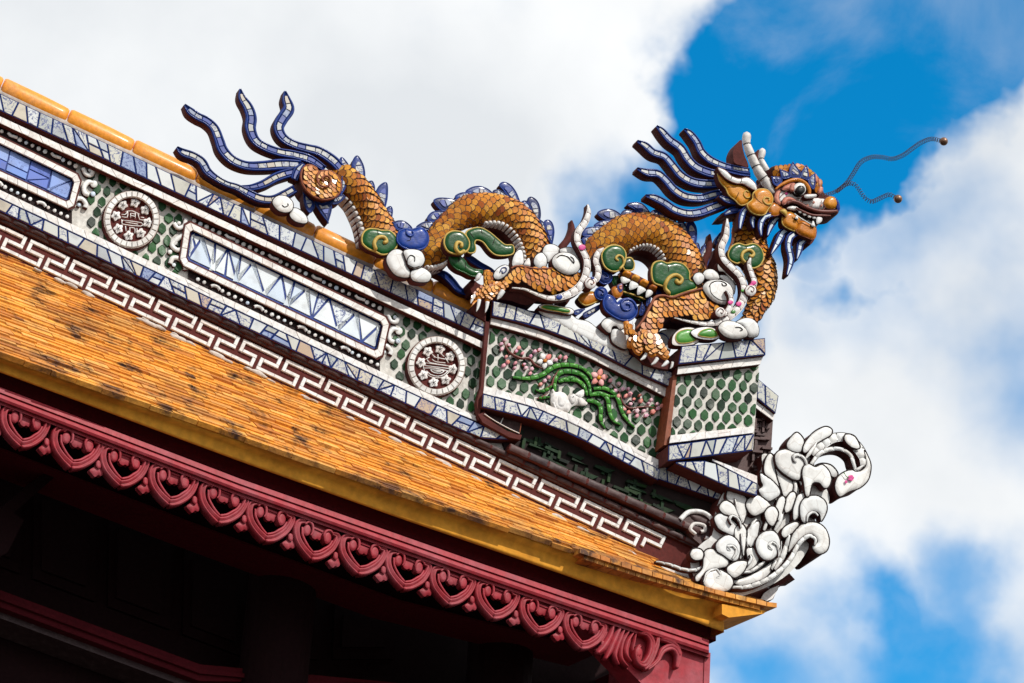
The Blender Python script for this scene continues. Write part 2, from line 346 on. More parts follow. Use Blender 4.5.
def inside(poly, x, y):
    P = np.asarray(poly); c = False; j = len(P)-1
    for i in range(len(P)):
        if ((P[i][1] > y) != (P[j][1] > y)) and (x < (P[j][0]-P[i][0])*(y-P[i][1])/(P[j][1]-P[i][1]+1e-15)+P[i][0]): c = not c
        j = i
    return c
def inside_np(P, q):
    x, y = q[:, 0], q[:, 1]; c = np.zeros(len(q), bool); j = len(P)-1
    for i in range(len(P)):
        cond = ((P[i][1] > y) != (P[j][1] > y)) & (x < (P[j][0]-P[i][0])*(y-P[i][1])/(P[j][1]-P[i][1]+1e-15)+P[i][0])
        c ^= cond; j = i
    return c
def dist_np(P, q):
    A = P; B = np.roll(P, -1, 0); best = np.full(len(q), 1e9)
    for a, b in zip(A, B):
        ab = b-a; t_ = np.clip(((q-a)@ab)/(ab@ab+1e-15), 0, 1)
        best = np.minimum(best, np.hypot(*(q-(a+t_[:, None]*ab)).T))
    return best
def pillow(mb, poly, d, t=.05, h=.012, Rr=None, top='white', side='maroon', g=None, flat=False, smooth=True):
    """poly in uv. flat face at d rising by h away from the outline, walls going back by t"""
    P = np.array([tuple(p)[:2] for p in poly], float)
    keep = [0]
    for i in range(1, len(P)):
        if np.hypot(*(P[i]-P[keep[-1]])) > 1e-4: keep.append(i)
    P = P[keep]
    if np.hypot(*(P[0]-P[-1])) < 1e-4: P = P[:-1]
    if len(P) < 3: return lambda x, y: d
    mn, mxx = P.min(0), P.max(0); size = min(mxx-mn)
    if Rr is None: Rr = max(min(size*.35, .024), .004); h = h*.62
    if g is None: g = max(Rr/2.6, .0035, size/26)
    pts = []
    if h > 0:
        y = mn[1]+g/2; row = 0
        while y < mxx[1]:
            x = mn[0]+(g/2 if row % 2 else g)
            while x < mxx[0]: pts.append((x, y)); x += g
            y += g*.87; row += 1
    if pts:
        q = np.array(pts); q = q[inside_np(P, q)]
        if len(q): q = q[dist_np(P, q) > g*.45]
    else: q = np.zeros((0, 2))
    allp = [Vector(p) for p in P]+[Vector(p) for p in q]
    try:
        res = delaunay_2d_cdt(allp, [], [list(range(len(P)))], 1, 1e-6)
    except Exception: return lambda x, y: d
    v2 = np.array([tuple(p) for p in res[0]])
    dd = dist_np(P, v2)
    hh = h*np.sqrt(np.clip(1-(1-np.clip(dd/Rr, 0, 1))**2, 0, 1))
    mb.add([W(a[0], a[1], d+z) for a, z in zip(v2, hh)], [tuple(f) for f in res[2]], top, smooth)
    if t > 0:
        k = len(P)
        vs = [W(p[0], p[1], d) for p in P]+[W(p[0], p[1], d-t) for p in P]
        mb.add(vs, [(i, (i+1) % k, k+(i+1) % k, k+i) for i in range(k)], side, False)
        r2 = delaunay_2d_cdt([Vector(p) for p in P], [], [list(range(k))], 1, 1e-6)
        mb.add([W(p[0], p[1], d-t) for p in r2[0]], [tuple(f) for f in r2[2]], side, False)
    def hf(x, y):
        qq = np.array([[x, y]]); di = dist_np(P, qq)[0]
        return d + (h*math.sqrt(max(0, 1-(1-min(di/Rr, 1))**2)) if inside(P, x, y) else 0)
    return hf
def poly_px(pts, d, n=4, smooth=True):
    a = U(pts, d)
    return cr_(a, n, True) if smooth else [np.array(x) for x in a]
def blob(mb, pts, d, t=.05, h=.012, top='white', side='maroon', rim=None, rw=1.4, n=4, smooth=True, Rr=None, rimh=.0):
    P = poly_px(pts, d, n, smooth)
    hf = pillow(mb, P, d, t, h, Rr, top, side)
    if rim:
        b = [(p[0], p[1], rw*PX) for p in P]
        sweep(mb, b, ROUND, d+rimh, rim, True)
    return P, hf
def on_surface(mb, pts, w_, hf, d, mat, n=5, lift=.0, taper=True):
    a = U(pts, d); b = cr_([(q[0], q[1], (p[2] if len(p) > 2 else w_)*PX) for q, p in zip(a, pts)], n)
    if taper: b[0] = b[0]*np.array([1, 1, .4]); b[-1] = b[-1]*np.array([1, 1, .4])
    zs = [hf(p[0], p[1])-d+lift for p in b]
    sweep(mb, b, ROUND, d, mat, False, True, zs)
def tile(mb, q, d, h, mat, inset=.0012, jit=.001):
    """small chamfered piece; q polygon in uv"""
    P = [np.array(p[:2], float) for p in q]; c = sum(P)/len(P); n_ = len(P)
    def ins(e):
        o_ = []
        for i in range(n_):
            a, b, c2 = P[i-1], P[i], P[(i+1) % n_]
            e1 = (b-a)/(np.hypot(*(b-a))+1e-9); e2 = (c2-b)/(np.hypot(*(c2-b))+1e-9)
            bis = np.array([-(e1[1]+e2[1]), e1[0]+e2[0]]); L_ = np.hypot(*bis)+1e-9; bis /= L_
            sn = max(.35, abs(bis[0]*-e1[1]+bis[1]*e1[0]))
            o_.append(b+bis*e/sn)
        return o_
    ar = sum(P[i-1][0]*P[i][1]-P[i][0]*P[i-1][1] for i in range(n_))
    sg = 1 if ar > 0 else -1
    a = ins(sg*inset); b = ins(sg*(inset+.0014))
    j = [random.uniform(-jit, jit) for _ in range(3)]
    def zz(p): dx, dy = p-c; return j[0]+j[1]*dx*12+j[2]*dy*12
    vs = [W(p[0], p[1], d) for p in a]+[W(p[0], p[1], d+h*.6) for p in a]+[W(p[0], p[1], d+h+zz(p)) for p in b]
    fs = [(i, (i+1) % n_, n_+(i+1) % n_, n_+i) for i in range(n_)]+[(n_+i, n_+(i+1) % n_, 2*n_+(i+1) % n_, 2*n_+i) for i in range(n_)]+[tuple(2*n_+i for i in range(n_))]
    mb.add(vs, fs, mat, False)
def lumps(mb, path, cuts, d, h, mat, gap=.0012, nx=5, ns=5, back=0.0):
    """rounded segments along a path (uv,width)"""
    P = np.array([tuple(p) for p in path]); s = np.concatenate([[0], np.cumsum(np.hypot(*(P[1:, :2]-P[:-1, :2]).T))])
    def at(x): return np.array([np.interp(x, s, P[:, i]) for i in range(3)])
    Lh = s[-1]
    for a, b in zip(cuts[:-1], cuts[1:]):
        vs, fs = [], []
        A, B = a*Lh+gap/2, b*Lh-gap/2
        for i in range(ns+1):
            f_ = i/ns; x = A+(B-A)*f_; p = at(x); q = at(min(x+.002, Lh)); q0 = at(max(x-.002, 0)); t_ = (q-q0)[:2]; t_ /= np.hypot(*t_)+1e-12
            e = (1-abs(2*f_-1)**5)
            for j in range(nx+1):
                xx = -1+2*j/nx
                z = h*math.sqrt(max(0, 1-abs(xx)**2.5))*(.55+.45*e)*(0 if i in (0, ns) else 1) if True else 0
                vs.append(W(p[0]-t_[1]*xx*p[2]/2, p[1]+t_[0]*xx*p[2]/2, d+z-back*(1 if j in (0, nx) or i in (0, ns) else 0)))
        for i in range(ns):
            for j in range(nx): k = i*(nx+1)+j; fs.append((k, k+1, k+nx+2, k+nx+1))
        mb.add(vs, fs, mat, True)
def loft(mb, rows, mat, smooth=False):
    """rows: lists of world points of equal length"""
    k = len(rows[0]); vs = [p for r in rows for p in r]; fs, ms = [], []
    for i in range(len(rows)-1):
        for j in range(k-1):
            fs.append((i*k+j, i*k+j+1, (i+1)*k+j+1, (i+1)*k+j)); ms.append(mat if isinstance(mat, str) else mat[i])
    mb.add(vs, fs, ms, smooth)
def wpx(pts, d): return [W(*q, d) for q in U(pts, d)]
def slab(mb, pts, d, t, mat, side=None, smooth=False, n=4):
    P = poly_px(pts, d, n, smooth); pillow(mb, P, d, t, 0, None, mat, side or mat, smooth=False); return P
def lerp(a, b, t_): return a+(b-a)*t_
def mosaic(mb, top, bot, d, h=.003, mat='china', step=(9, 17), base='navy', t=.0, split=.22, inset=.0042):
    """band between two px polylines cut into crooked shards"""
    n_ = 200
    def at(pl, f):
        P = np.array(pl, float); s = np.concatenate([[0], np.cumsum(np.hypot(*(P[1:]-P[:-1]).T))]); x = f*s[-1]
        return np.array([np.interp(x, s, P[:, 0]), np.interp(x, s, P[:, 1])])
    P = np.array(top, float); Lt = np.hypot(*(P[1:]-P[:-1]).T).sum()
    f = 0; cuts = [(0, 0)]
    while True:
        f += random.uniform(*step)/Lt
        if f > 1-step[0]*.7/Lt: break
        sk = random.uniform(-4, 4)/Lt
        cuts.append((f+sk, f-sk))
    cuts.append((1, 1))
    for a, b in zip(cuts[:-1], cuts[1:]):
        q = [at(top, a[0]), at(top, b[0]), at(bot, b[1]), at(bot, a[1])]
        sp = random.random(); polys = [q]
        if sp < split*.5: polys = [[q[0], q[1], q[2]], [q[0], q[2], q[3]]]
        elif sp < split: polys = [[q[0], q[1], q[3]], [q[1], q[2], q[3]]]
        elif sp < split+.1:
            m1, m2 = (q[0]+q[3])/2, (q[1]+q[2])/2+(0, random.uniform(-1, 1)); polys = [[q[0], q[1], m2, m1], [m1, m2, q[2], q[3]]]
        for p in polys: tile(mb, U([tuple(x) for x in p], d), d, h, mat, inset=inset)
    if base:
        k = max(2, int(Lt/25)); fs_ = [i/k for i in range(k+1)]
        tp = [tuple(at(top, x)) for x in fs_]; bt = [tuple(at(bot, x)) for x in fs_]
        if t > 0:
            a = wpx(tp, d); b = wpx(bt, d)
            nn = CUR[0].N*t
            loft(mb, [[p-nn for p in a], a, b, [p-nn for p in b]], ['navy', base, 'maroon'])
            mb.add([a[0], b[0], b[0]-nn, a[0]-nn], [(0, 1, 2, 3)], 'maroon'); mb.add([a[-1], b[-1], b[-1]-nn, a[-1]-nn], [(0, 1, 2, 3)], 'maroon')
        else: loft(mb, [wpx(tp, d), wpx(bt, d)], base)
def trimband(mb, top, bot, d, step=(10, 16), mat='trim', t=.03, h=.003):
    P = np.array(top, float); Lt = np.hypot(*(P[-1]-P[0]))
    mosaic(mb, top, bot, d, h, mat, step, None, split=0, inset=.0005)
    k = max(2, int(Lt/25))
    def at(pl, f):
        P = np.array(pl, float); s = np.concatenate([[0], np.cumsum(np.hypot(*(P[1:]-P[:-1]).T))]); x = f*s[-1]
        return (np.interp(x, s, P[:, 0]), np.interp(x, s, P[:, 1]))
    a = wpx([at(top, i/k) for i in range(k+1)], d); b = wpx([at(bot, i/k) for i in range(k+1)], d); nn = CUR[0].N*t
    loft(mb, [[p-nn for p in a], a, b, [p-nn for p in b]], ['grout', 'grout', 'maroon'])
    mb.add([a[0], b[0], b[0]-nn, a[0]-nn], [(0, 1, 2, 3)], 'maroon'); mb.add([a[-1], b[-1], b[-1]-nn, a[-1]-nn], [(0, 1, 2, 3)], 'maroon')
def clip(poly, region):
    """Sutherland-Hodgman, region convex (any winding)"""
    R2 = [np.array(p, float) for p in region]
    ar = sum(R2[i-1][0]*R2[i][1]-R2[i][0]*R2[i-1][1] for i in range(len(R2)))
    if ar < 0: R2 = R2[::-1]
    out_ = [np.array(p, float) for p in poly]
    for i in range(len(R2)):
        a, b = R2[i-1], R2[i]; e = b-a; inp, out_ = out_, []
        for j in range(len(inp)):
            p, q = inp[j-1], inp[j]; sp = e[0]*(p-a)[1]-e[1]*(p-a)[0]; sq = e[0]*(q-a)[1]-e[1]*(q-a)[0]
            if (sp >= 0) != (sq >= 0): out_.append(p+(q-p)*sp/(sp-sq))
            if sq >= 0: out_.append(q)
        if len(out_) < 3: return []
    return out_
def honeycomb(mb, region, d, dx=11.0, dy=11.0, w_=4.0, hgt=5.9, avoid=None, h=.004, mat='pebble', jit=.4, slope=0.12):
    """bottle-glass cells set in rows, every other row shifted by half a cell, each cell a little different"""
    R2 = np.array(region, float); mn, mxx = R2.min(0), R2.max(0)
    row = 0; y0 = mn[1]-dy-abs(slope)*(mxx[0]-mn[0])
    while y0 < mxx[1]+dy+abs(slope)*(mxx[0]-mn[0]):
        x = mn[0]-dx+(dx/2 if row % 2 else 0)
        while x < mxx[0]+dx:
            cx, cy = x+random.uniform(-jit, jit), y0+slope*(x-mn[0])+random.uniform(-jit, jit)
            if not (avoid and avoid(cx, cy)):
                ws, hs_ = w_*random.uniform(.86, 1.05), hgt*random.uniform(.88, 1.04)
                hx = [(cx+a*ws+random.uniform(-.35, .35), cy+b*hs_+random.uniform(-.35, .35)) for a, b in ((-.16, -1), (.16, -1), (1, -.42), (1, .42), (.16, 1), (-.16, 1), (-1, .42), (-1, -.42))]
                c = clip(hx, R2)
                if len(c) > 2:
                    A = abs(sum(c[i-1][0]*c[i][1]-c[i][0]*c[i-1][1] for i in range(len(c))))/2
                    if A > 9:
                        P = [np.array(q) for q in U([tuple(p) for p in c], d)]; ce = sum(P)/len(P)
                        k = len(P); ring1 = [p+(ce-p)*.03 for p in P]; ring2 = [p+(ce-p)*.14 for p in P]
                        tx, ty = random.uniform(-.12, .12), random.uniform(-.12, .12)
                        tz = lambda p: (p-ce)[0]*tx+(p-ce)[1]*ty
                        vs = [W(*p, d-.002) for p in P]+[W(*p, d+h*.6) for p in ring1]+[W(*p, d+h+tz(p)) for p in ring2]
                        vs.append(W(*ce, d+h*random.uniform(.7, 1.2)))
                        fs = [(i, (i+1) % k, k+(i+1) % k, k+i) for i in range(k)]+[(k+i, k+(i+1) % k, 2*k+(i+1) % k, 2*k+i) for i in range(k)]+[(2*k+i, 2*k+(i+1) % k, 3*k) for i in range(k)]
                        mb.add(vs, fs, mat, False)
            x += dx
        y0 += dy; row += 1
# ================================================================== ground
mb = MB(); G = 900
mb.add([Vector((-G,-G,0)), Vector((G,-G,0)), Vector((G,G,0)), Vector((-G,G,0))], [(0,1,2,3)], 'paving')
gr = mb.build('ground'); gr['kind'] = 'structure'

# ================================================================== building under the eave (frame FP)
frame(FP)
bl = thing('temple_building', 'dark red lacquered temple front under the orange tiled eave, with carved heart fretwork', 'building', (640, 683), 0.0)
XS = [-160, -80, 0, 80, 160, 240, 320, 400, 480, 560, 640, 722]
def ln(*kn):  # polyline y(x)
    xs = [k[0] for k in kn]; ys = [k[1] for k in kn]
    def f(x):
        if x < xs[0]: return ys[0]+(x-xs[0])*(ys[1]-ys[0])/(xs[1]-xs[0])
        return float(np.interp(x, xs, ys))
    return f
eave_y = ln((0, 353), (240, 436), (400, 492), (520, 532), (650, 574), (722, 594), (772, 606))
cove_t = ln((0, 356), (240, 440), (400, 495), (520, 534), (650, 581), (724, 603))
cove_b = ln((0, 372), (240, 461), (400, 518), (520, 559), (650, 605), (724, 632))
rail_t = ln((0, 387), (240, 478.6), (500, 570), (712, 641))
def rows(specs, xend, back=1.6, xs=XS):
    """specs: (yfun, depth); adds a return face at the right-hand end"""
    out_ = []
    for fy, d in specs:
        xx = [x for x in xs if x < xend-8]+[xend]
        r = wpx([(x, fy(x)) for x in xx], d); r.append(r[-1]-FP.N*back); out_.append(r)
    return out_
mb = MB()
def off(f, k): return lambda x: f(x)+k
loft(mb, rows([(off(cove_t, -4), .125), (off(cove_t, 0), .135), (off(cove_t, 3), .13), (lambda x: lerp(cove_t(x), cove_b(x), .35), .10), (lambda x: lerp(cove_t(x), cove_b(x), .6), .088), (lambda x: lerp(cove_t(x), cove_b(x), .85), .088), (cove_b, .082), (off(cove_b, .5), .0)], 724, back=.4), 'cove', True)
mb.build('golden_cove_moulding', bl)
mb = MB()
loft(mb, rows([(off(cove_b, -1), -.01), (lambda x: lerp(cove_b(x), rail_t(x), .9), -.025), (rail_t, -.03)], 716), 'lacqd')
mb.build('soffit_board', bl)
mb = MB()
# stepped rails
loft(mb, rows([(rail_t, -.04), (off(rail_t, .2), .045), (off(rail_t, 5.2), .05), (off(rail_t, 5.8), .036), (off(rail_t, 7), .036), (off(rail_t, 7.6), .062), (off(rail_t, 10.5), .068), (off(rail_t, 13.3), .062), (off(rail_t, 14), .046), (off(rail_t, 17.5), .046), (off(rail_t, 17.8), .0), (off(rail_t, 17.8), -.12)], 709), 'lacq')
mb.build('eave_rail', bl)
# heart fretwork
hx = [-29, 21, 71, 120, 169, 218, 265, 311, 358, 403, 448.5, 493, 537, 580.6]
hy = [432, 450, 471, 489, 508, 525.6, 544, 562, 576.6, 591.5, 607, 621, 636.5, 651]
ZH = Z(0, 0, 1)
# one carved motif, traced from the motif whose tip is at zoom (280,420) of a 7.59x view
def hz(pts): return [((p[0]-280)/7.59, (p[1]-420)/7.59)+tuple(q/7.59 for q in p[2:]) for p in pts]
for i, (x, y) in enumerate(zip(hx, hy)):
    s = 1.0-0.012*max(0, i-4) if i > 0 else 1
    mb = MB(); d = .03
    if i > 0: dxn = (hx[i]-hx[i-1])/49.0
    else: dxn = 1
    hr = random.uniform(-.035, .035); hs = random.uniform(.975, 1.03)
    def T(pts): return [(x+(p[0]-p[1]*hr)*dxn*hs, y+(p[1]+p[0]*hr)*s)+tuple(q*random.uniform(.96, 1.05) for q in p[2:]) for p in hz(pts)]
    L1 = T([(225,105,30),(170,110,44),(150,170,50),(165,245,50),(215,320,50),(280,385,56)])
    L2 = T([(280,385,56),(350,375,54),(425,330,54),(470,270,50),(485,215,44),(440,195,24)])
    prof = [(-1,-.03),(-1,.0),(-.72,.012),(-.45,.012),(-.2,.004),(.1,.004),(.45,.014),(.8,.012),(1,0),(1,-.03)]
    for Lq in (L1, L2): sweep(mb, pathuv(Lq, d, 6), prof, d, 'lacq')
    # inner wavy lip
    for Lq in (T([(200,150,16),(205,215,18),(245,290,18),(290,345,18)]), T([(290,345,18),(345,335,18),(385,312,18),(420,290,18),(445,250,14)])):
        a = pathuv(Lq, d, 5); sweep(mb, a, ROUND, d+.002, 'lacq')
    # scrolls at the shoulders
    for cx, cy, rw in ((240, 170, 30), (405, 225, 33)):
        blob(mb, T([(cx+rw*math.cos(a*.785), cy+rw*1.45*math.sin(a*.785)) for a in range(8)]), d+.004, .03, .010, 'lacq', 'lacq')
    sweep(mb, pathuv(T([(215,130,12),(245,110,18),(275,135,20),(278,190,18),(262,215,10)]), d, 5), ROUND, d+.01, 'lacq')
    sweep(mb, pathuv(T([(380,265,10),(370,215,18),(385,180,20),(420,175,18),(445,200,12)]), d, 5), ROUND, d+.01, 'lacq')
    blob(mb, T([(285,150),(370,185),(365,225),(345,245),(325,235),(305,240),(280,215)]), d-.006, .02, .006, 'lacq', 'lacq')
    blob(mb, T([(290,140),(375,172),(372,185),(288,152)]), d+.003, .03, .002, 'lacq', 'lacq', smooth=False)
    blob(mb, T([(225,75),(500,180),(500,215),(350,165),(225,112)]), d-.01, .03, .002, 'lacq', 'lacq', smooth=False)
    # leaf hanging between two hearts
    blob(mb, T([(455,380),(475,350),(500,380),(515,430),(498,452),(478,445),(455,460),(435,440),(415,410)]), d-.012, .025, .01, 'lacq', 'lacq')
    blob(mb, T([(478,335),(495,350),(495,385),(478,395),(462,375),(464,345)]), d+.002, .02, .006, 'lacq', 'lacq')
    if i == 0: pass
    mb.build('heart_fretwork', bl)
# carved end: pleated fan and scroll leaf
mb = MB(); ZP = Z(560, 577, 6.4); d = .03
for pts in ([(340,300,20),(320,380,40),(280,450,50),(235,490,24)], [(385,320,24),(350,400,44),(320,470,44),(285,530,16)], [(410,330,18),(375,420,34),(350,500,36),(370,565,12)],
            [(440,340,18),(395,430,32),(390,520,36),(430,580,14)], [(470,350,16),(430,420,30),(420,490,34),(450,545,14)], [(480,360,16),(470,420,24),(460,470,22),(475,520,10)]):
    sweep(mb, pathuv(ZP(pts), d, 6), [(-1,-.03),(-1,0),(-.5,.014),(0,.016),(.5,.010),(1,0),(1,-.03)], d, 'lacq')
for pts in ([(510,360,16),(560,370,30),(590,420,40),(580,500,46),(540,560,46),(500,540,36),(490,480,30),(510,440,22)], [(625,390,12),(615,450,36),(580,530,44),(540,590,26)],
            [(560,590,20),(620,540,30),(660,470,40),(720,450,44),(760,500,44),(745,585,18)], [(640,400,14),(690,410,30),(740,440,30),(770,500,24)]):
    sweep(mb, pathuv(ZP(pts), d+.03, 7), [(-1,-.03),(-1,0),(-.5,.010),(-.1,.004),(.1,.004),(.5,.014),(1,0),(1,-.03)], d+.03, 'lacq')
blob(mb, ZP([(500+22*math.cos(a), 480+34*math.sin(a)) for a in np.arange(0, 6.28, .8)]), d+.03, .03, .016, 'lacq', 'lacq')
mb.build('carved_leaf_bracket', bl)
# corner post
mb = MB()
a = U([(641, 683)], .02)[0]; b = U([(709, 657)], .02)[0]; z0 = -CUR[0].O.z+0.0
ul, ur, vt = a[0], b[0], b[1]
def boxuv(mb, u1, u2, v1, v2, d1, d2, mat):
    vs = [W(u, v, d) for d in (d1, d2) for u, v in ((u1, v1), (u2, v1), (u2, v2), (u1, v2))]
    mb.add(vs, [(0,1,2,3), (7,6,5,4), (0,4,5,1), (1,5,6,2), (2,6,7,3), (3,7,4,0)], mat)
slab(mb, [(560, 600), (641, 683), (700, 760), (708.5, 760), (709, 657)], .02, .12, 'lacq')
boxuv(mb, ur-.34, ur, -FP.O.z, vt+.02, -.32, .019, 'lacq')
boxuv(mb, ur-.03, ur+.004, -FP.O.z, vt+.02, -.30, .026, 'lacq')
mb.build('corner_post', bl)
# beam behind the fretwork, wall behind, lower beams, bracket
mb = MB(); dB = -.45
bt = ln((61, 473), (300, 566), (540, 652))
XB = [-300, 0, 200, 400, 600]
def prl(mb, fy1, fy2, d, t, mat, xs=XB):
    a = wpx([(x, fy1(x)) for x in xs], d); b = wpx([(x, fy2(x)) for x in xs], d); nn = FP.N*t
    loft(mb, [[p-nn for p in a], a, b, [p-nn for p in b]], mat)
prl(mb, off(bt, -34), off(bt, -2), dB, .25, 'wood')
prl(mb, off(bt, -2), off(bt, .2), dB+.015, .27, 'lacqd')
mb.build('eave_beam', bl)
mb = MB(); dW = -1.0
ub0 = U([(-300, 500)], dW)[0][0]; ub1 = U([(640, 640)], dW)[0][0]
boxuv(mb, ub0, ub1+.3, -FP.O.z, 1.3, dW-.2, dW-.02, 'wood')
mb.build('rear_wall', bl)
l1 = ln((0, 590), (250, 683)); l2 = ln((0, 607), (205, 683)); l0 = ln((0, 560), (330, 683))
mb = MB()
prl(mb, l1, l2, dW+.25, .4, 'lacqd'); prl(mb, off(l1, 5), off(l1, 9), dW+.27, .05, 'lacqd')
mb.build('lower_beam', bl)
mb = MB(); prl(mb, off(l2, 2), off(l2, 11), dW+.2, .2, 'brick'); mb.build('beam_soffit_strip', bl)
mb = MB()
for xx in (25, 105, 185, 262):
    pass
for k in range(6):       # panel frames on the wall
    x = -40+k*75
    y = bt(x)
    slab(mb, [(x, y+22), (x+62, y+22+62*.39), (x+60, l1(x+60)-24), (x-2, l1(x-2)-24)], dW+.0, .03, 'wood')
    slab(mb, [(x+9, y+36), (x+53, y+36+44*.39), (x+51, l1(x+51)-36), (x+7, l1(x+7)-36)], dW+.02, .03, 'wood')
mb.build('wall_panelling', bl)
# round columns at the wall and the slanting bracket at the left
for px_ in (275, 500):
    mb = MB(); uc = U([(px_, 660)], -.75)[0][0]
    for k in range(24):
        a0, a1 = k*math.pi/12, (k+1)*math.pi/12
        mb.add([W(uc+.17*math.cos(a0), -FP.O.z, -.75+.17*math.sin(a0)), W(uc+.17*math.cos(a1), -FP.O.z, -.75+.17*math.sin(a1)),
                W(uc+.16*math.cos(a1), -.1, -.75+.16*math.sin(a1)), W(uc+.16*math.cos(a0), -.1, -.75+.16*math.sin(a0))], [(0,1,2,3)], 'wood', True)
    mb.build('column', bl)
mb = MB()
slab(mb, [(-60, 548), (0, 509), (48, 470), (58, 474), (14, 513), (24, 520), (8, 552), (-60, 590)], -.5, .16, 'wood', smooth=False)
mb.build('eave_bracket', bl)

# ================================================================== tiled roof
rf = thing('tiled_roof', 'sloping roof of thin overlapping orange glazed tiles with black lichen stains', 'roof', (400, 480), .1)
E = FP.uv(0, eave_y(0), .16); E0 = FP.W(*E, .16)
B0 = RP.W(*RP.uv(0, 251, .02), .02)
# roof plane: contains the eave direction and the foot of the ridge wall on the left
B1 = RP.W(*RP.uv(692, 577, .02), .02); B0 = RP.W(*RP.uv(0, 254, .02), .02)
RN = (B0-E0).cross(B1-E0).normalized()
if RN.dot(FP.N) < 0: RN = -RN
eps = FP.uv(400, eave_y(400), .16); Ed = (FP.W(*eps, .16)-E0); Ed = (Ed-RN*Ed.dot(RN)).normalized()
D = B0-E0; S_ = (D-Ed*D.dot(Ed)); slopeL = S_.length; S_.normalize()
#print('roof slope', math.degrees(math.asin(S_.z)), slopeL)
mb = MB()
ev = [(x, eave_y(x)) for x in range(-200, 773, 6)]
evw = []
for x, y in ev:
    q = FP.uv(x, y, .16); evw.append(FP.W(*q, .16))
along = [0]
for a, b in zip(evw[:-1], evw[1:]): along.append(along[-1]+(b-a).length)
TL = along[-1]
def eat(s):
    s = max(0, min(TL, s)); j = min(int(np.searchsorted(along, s)), len(along)-1); j = max(1, j)
    f_ = (s-along[j-1])/(along[j]-along[j-1]+1e-9); return evw[j-1]*(1-f_)+evw[j]*f_
NR = 34; dl = slopeL*1.03/NR
def depthR(p): return (p-RP.O).dot(RP.N)
rnd = random.Random(3)
for k in range(NR+2):
    wt = .118
    s = -rnd.uniform(0, wt)+ (k % 2)*wt*.5
    row_off = rnd.uniform(-.002, .002)
    while s < TL:
        w_ = wt*rnd.uniform(.92, 1.06)
        if s+w_ > TL+.01: w_ = TL-s
        if w_ < .02: break
        a, b = eat(max(s, 0)), eat(min(s+w_-.0018, TL))
        # the eave curves; upper courses flatten towards the plane
        base = S_*(k*dl)
        f_ = min(1, k/5)
        pa = E0+Ed*((a-E0).dot(Ed)); pb = E0+Ed*((b-E0).dot(Ed))
        a = a*(1-f_)+pa*f_; b = b*(1-f_)+pb*f_
        mid = (a+b)/2+base
        if depthR(mid) > -.06 and s+w_ > 0:
            th = .021+rnd.uniform(-.002, .003)
            jit = rnd.uniform(-.006, .006)+ (rnd.uniform(-.012, .0) if rnd.random() < .12 else 0)
            lf = rnd.uniform(-.0025, .0025)
            fr_ = base+S_*jit+RN*(.0+lf)
            bk_ = base+S_*(dl*2.1)+RN*(-.012)
            fr_ = fr_-RN*.02; bk_ = bk_-RN*.02
            e = Ed*.0
            v = [a+fr_, b+fr_, b+bk_, a+bk_]
            v += [p+RN*th for p in v]
            # slightly rounded nose
            v[4] = v[4]+S_*.004; v[5] = v[5]+S_*.004
            if rnd.random() > .012 or k == 0:
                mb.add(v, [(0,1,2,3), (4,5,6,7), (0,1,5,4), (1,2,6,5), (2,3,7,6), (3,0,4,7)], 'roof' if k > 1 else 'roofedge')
        s += w_
mb.build('roof_tiles', rf)
# solid deck under the tiles, the mortar strip along the ridge foot and the rear slope
mb = MB()
loft(mb, [[p+S_*.02-RN*.03 for p in evw[::8]], [p+S_*(slopeL*1.02)-RN*.09 for p in evw[::8]]], 'brick')
loft(mb, [[p+S_*.02-RN*.002 for p in evw[::8]], [p-FP.N*.3+Vector((0,0,.0)) for p in evw[::8]]], 'lacqd')
top = [p+S_*(slopeL*1.05)-RN*.01 for p in evw[::8]]
mb.build('roof_deck', rf)
mb = MB()
rr = random.Random(5)
frame(RP)
for i in range(60):
    x = rr.uniform(-20, 660); y = 250.5+.478*x+rr.uniform(-1, 2.0)
    if rr.random() < .55:
        r = rr.uniform(2, 5)
        mb = MB(); blob(mb, [(x+r*1.7*math.cos(a), y+.45*r*1.7*math.cos(a)+r*.5*math.sin(a)*rr.uniform(.6, 1.3)) for a in np.arange(0, 6.28, .8)], .035, .03, .006, 'grout', 'grout'); mb.build('mortar_patch', rf)

# curled-up corner tiles beyond the moulding
frame(FP)
mb = MB()
for (pts, d, tt) in (([(640,572),(700,588),(772,601),(768,606),(728,604),(700,597),(640,579)], .175, .3), ([(650,582),(700,597),(730,604),(768,607.5),(766,613),(729,617),(724,612),(690,600)], .15, .3)):
    pass
for k in range(-5, 14):
    x0 = 632+k*10.4; x1 = x0+9.6
    for j, (dy, d) in enumerate(((-3.0, .19), (2.2, .172))):
        yy = lambda x: eave_y(x)+dy+ (0 if x < 728 else 0)
        if j == 1 and x0 > 755: continue
        slab(mb, [(x0+j*4, yy(x0+j*4)), (x1+j*4, yy(x1+j*4)), (x1+j*4, yy(x1+j*4)+4.4), (x0+j*4, yy(x0+j*4)+4.4)], d, .12, 'roof')
slab(mb, [(722, 604), (766, 611), (764, 613.5), (729, 617.5), (722, 614)], .16, .3, 'cove')
mb.build('corner_tiles', rf)

# ================================================================== ridge wall
frame(RP)
rf['kind'] = 'thing'
rw = thing('ridge_wall', 'mosaic ridge wall sloping down under the dragon, with medallions, framed panels and white meander', 'wall', (250, 330), 0.0)
rw['kind'] = 'thing'
def yl(a, s): return lambda x: a+s*x
XL, XR = -150, 487
# core
mb = MB()
slab(mb, [(XL, 96-150*.47), (XR, 325), (XR, 425), (700, 525), (712, 560), (705, 592), (400, 452), (XL, 262-150*.478)], -.004, .30, 'groutw', 'maroon')
mb.build('wall_core', rw)
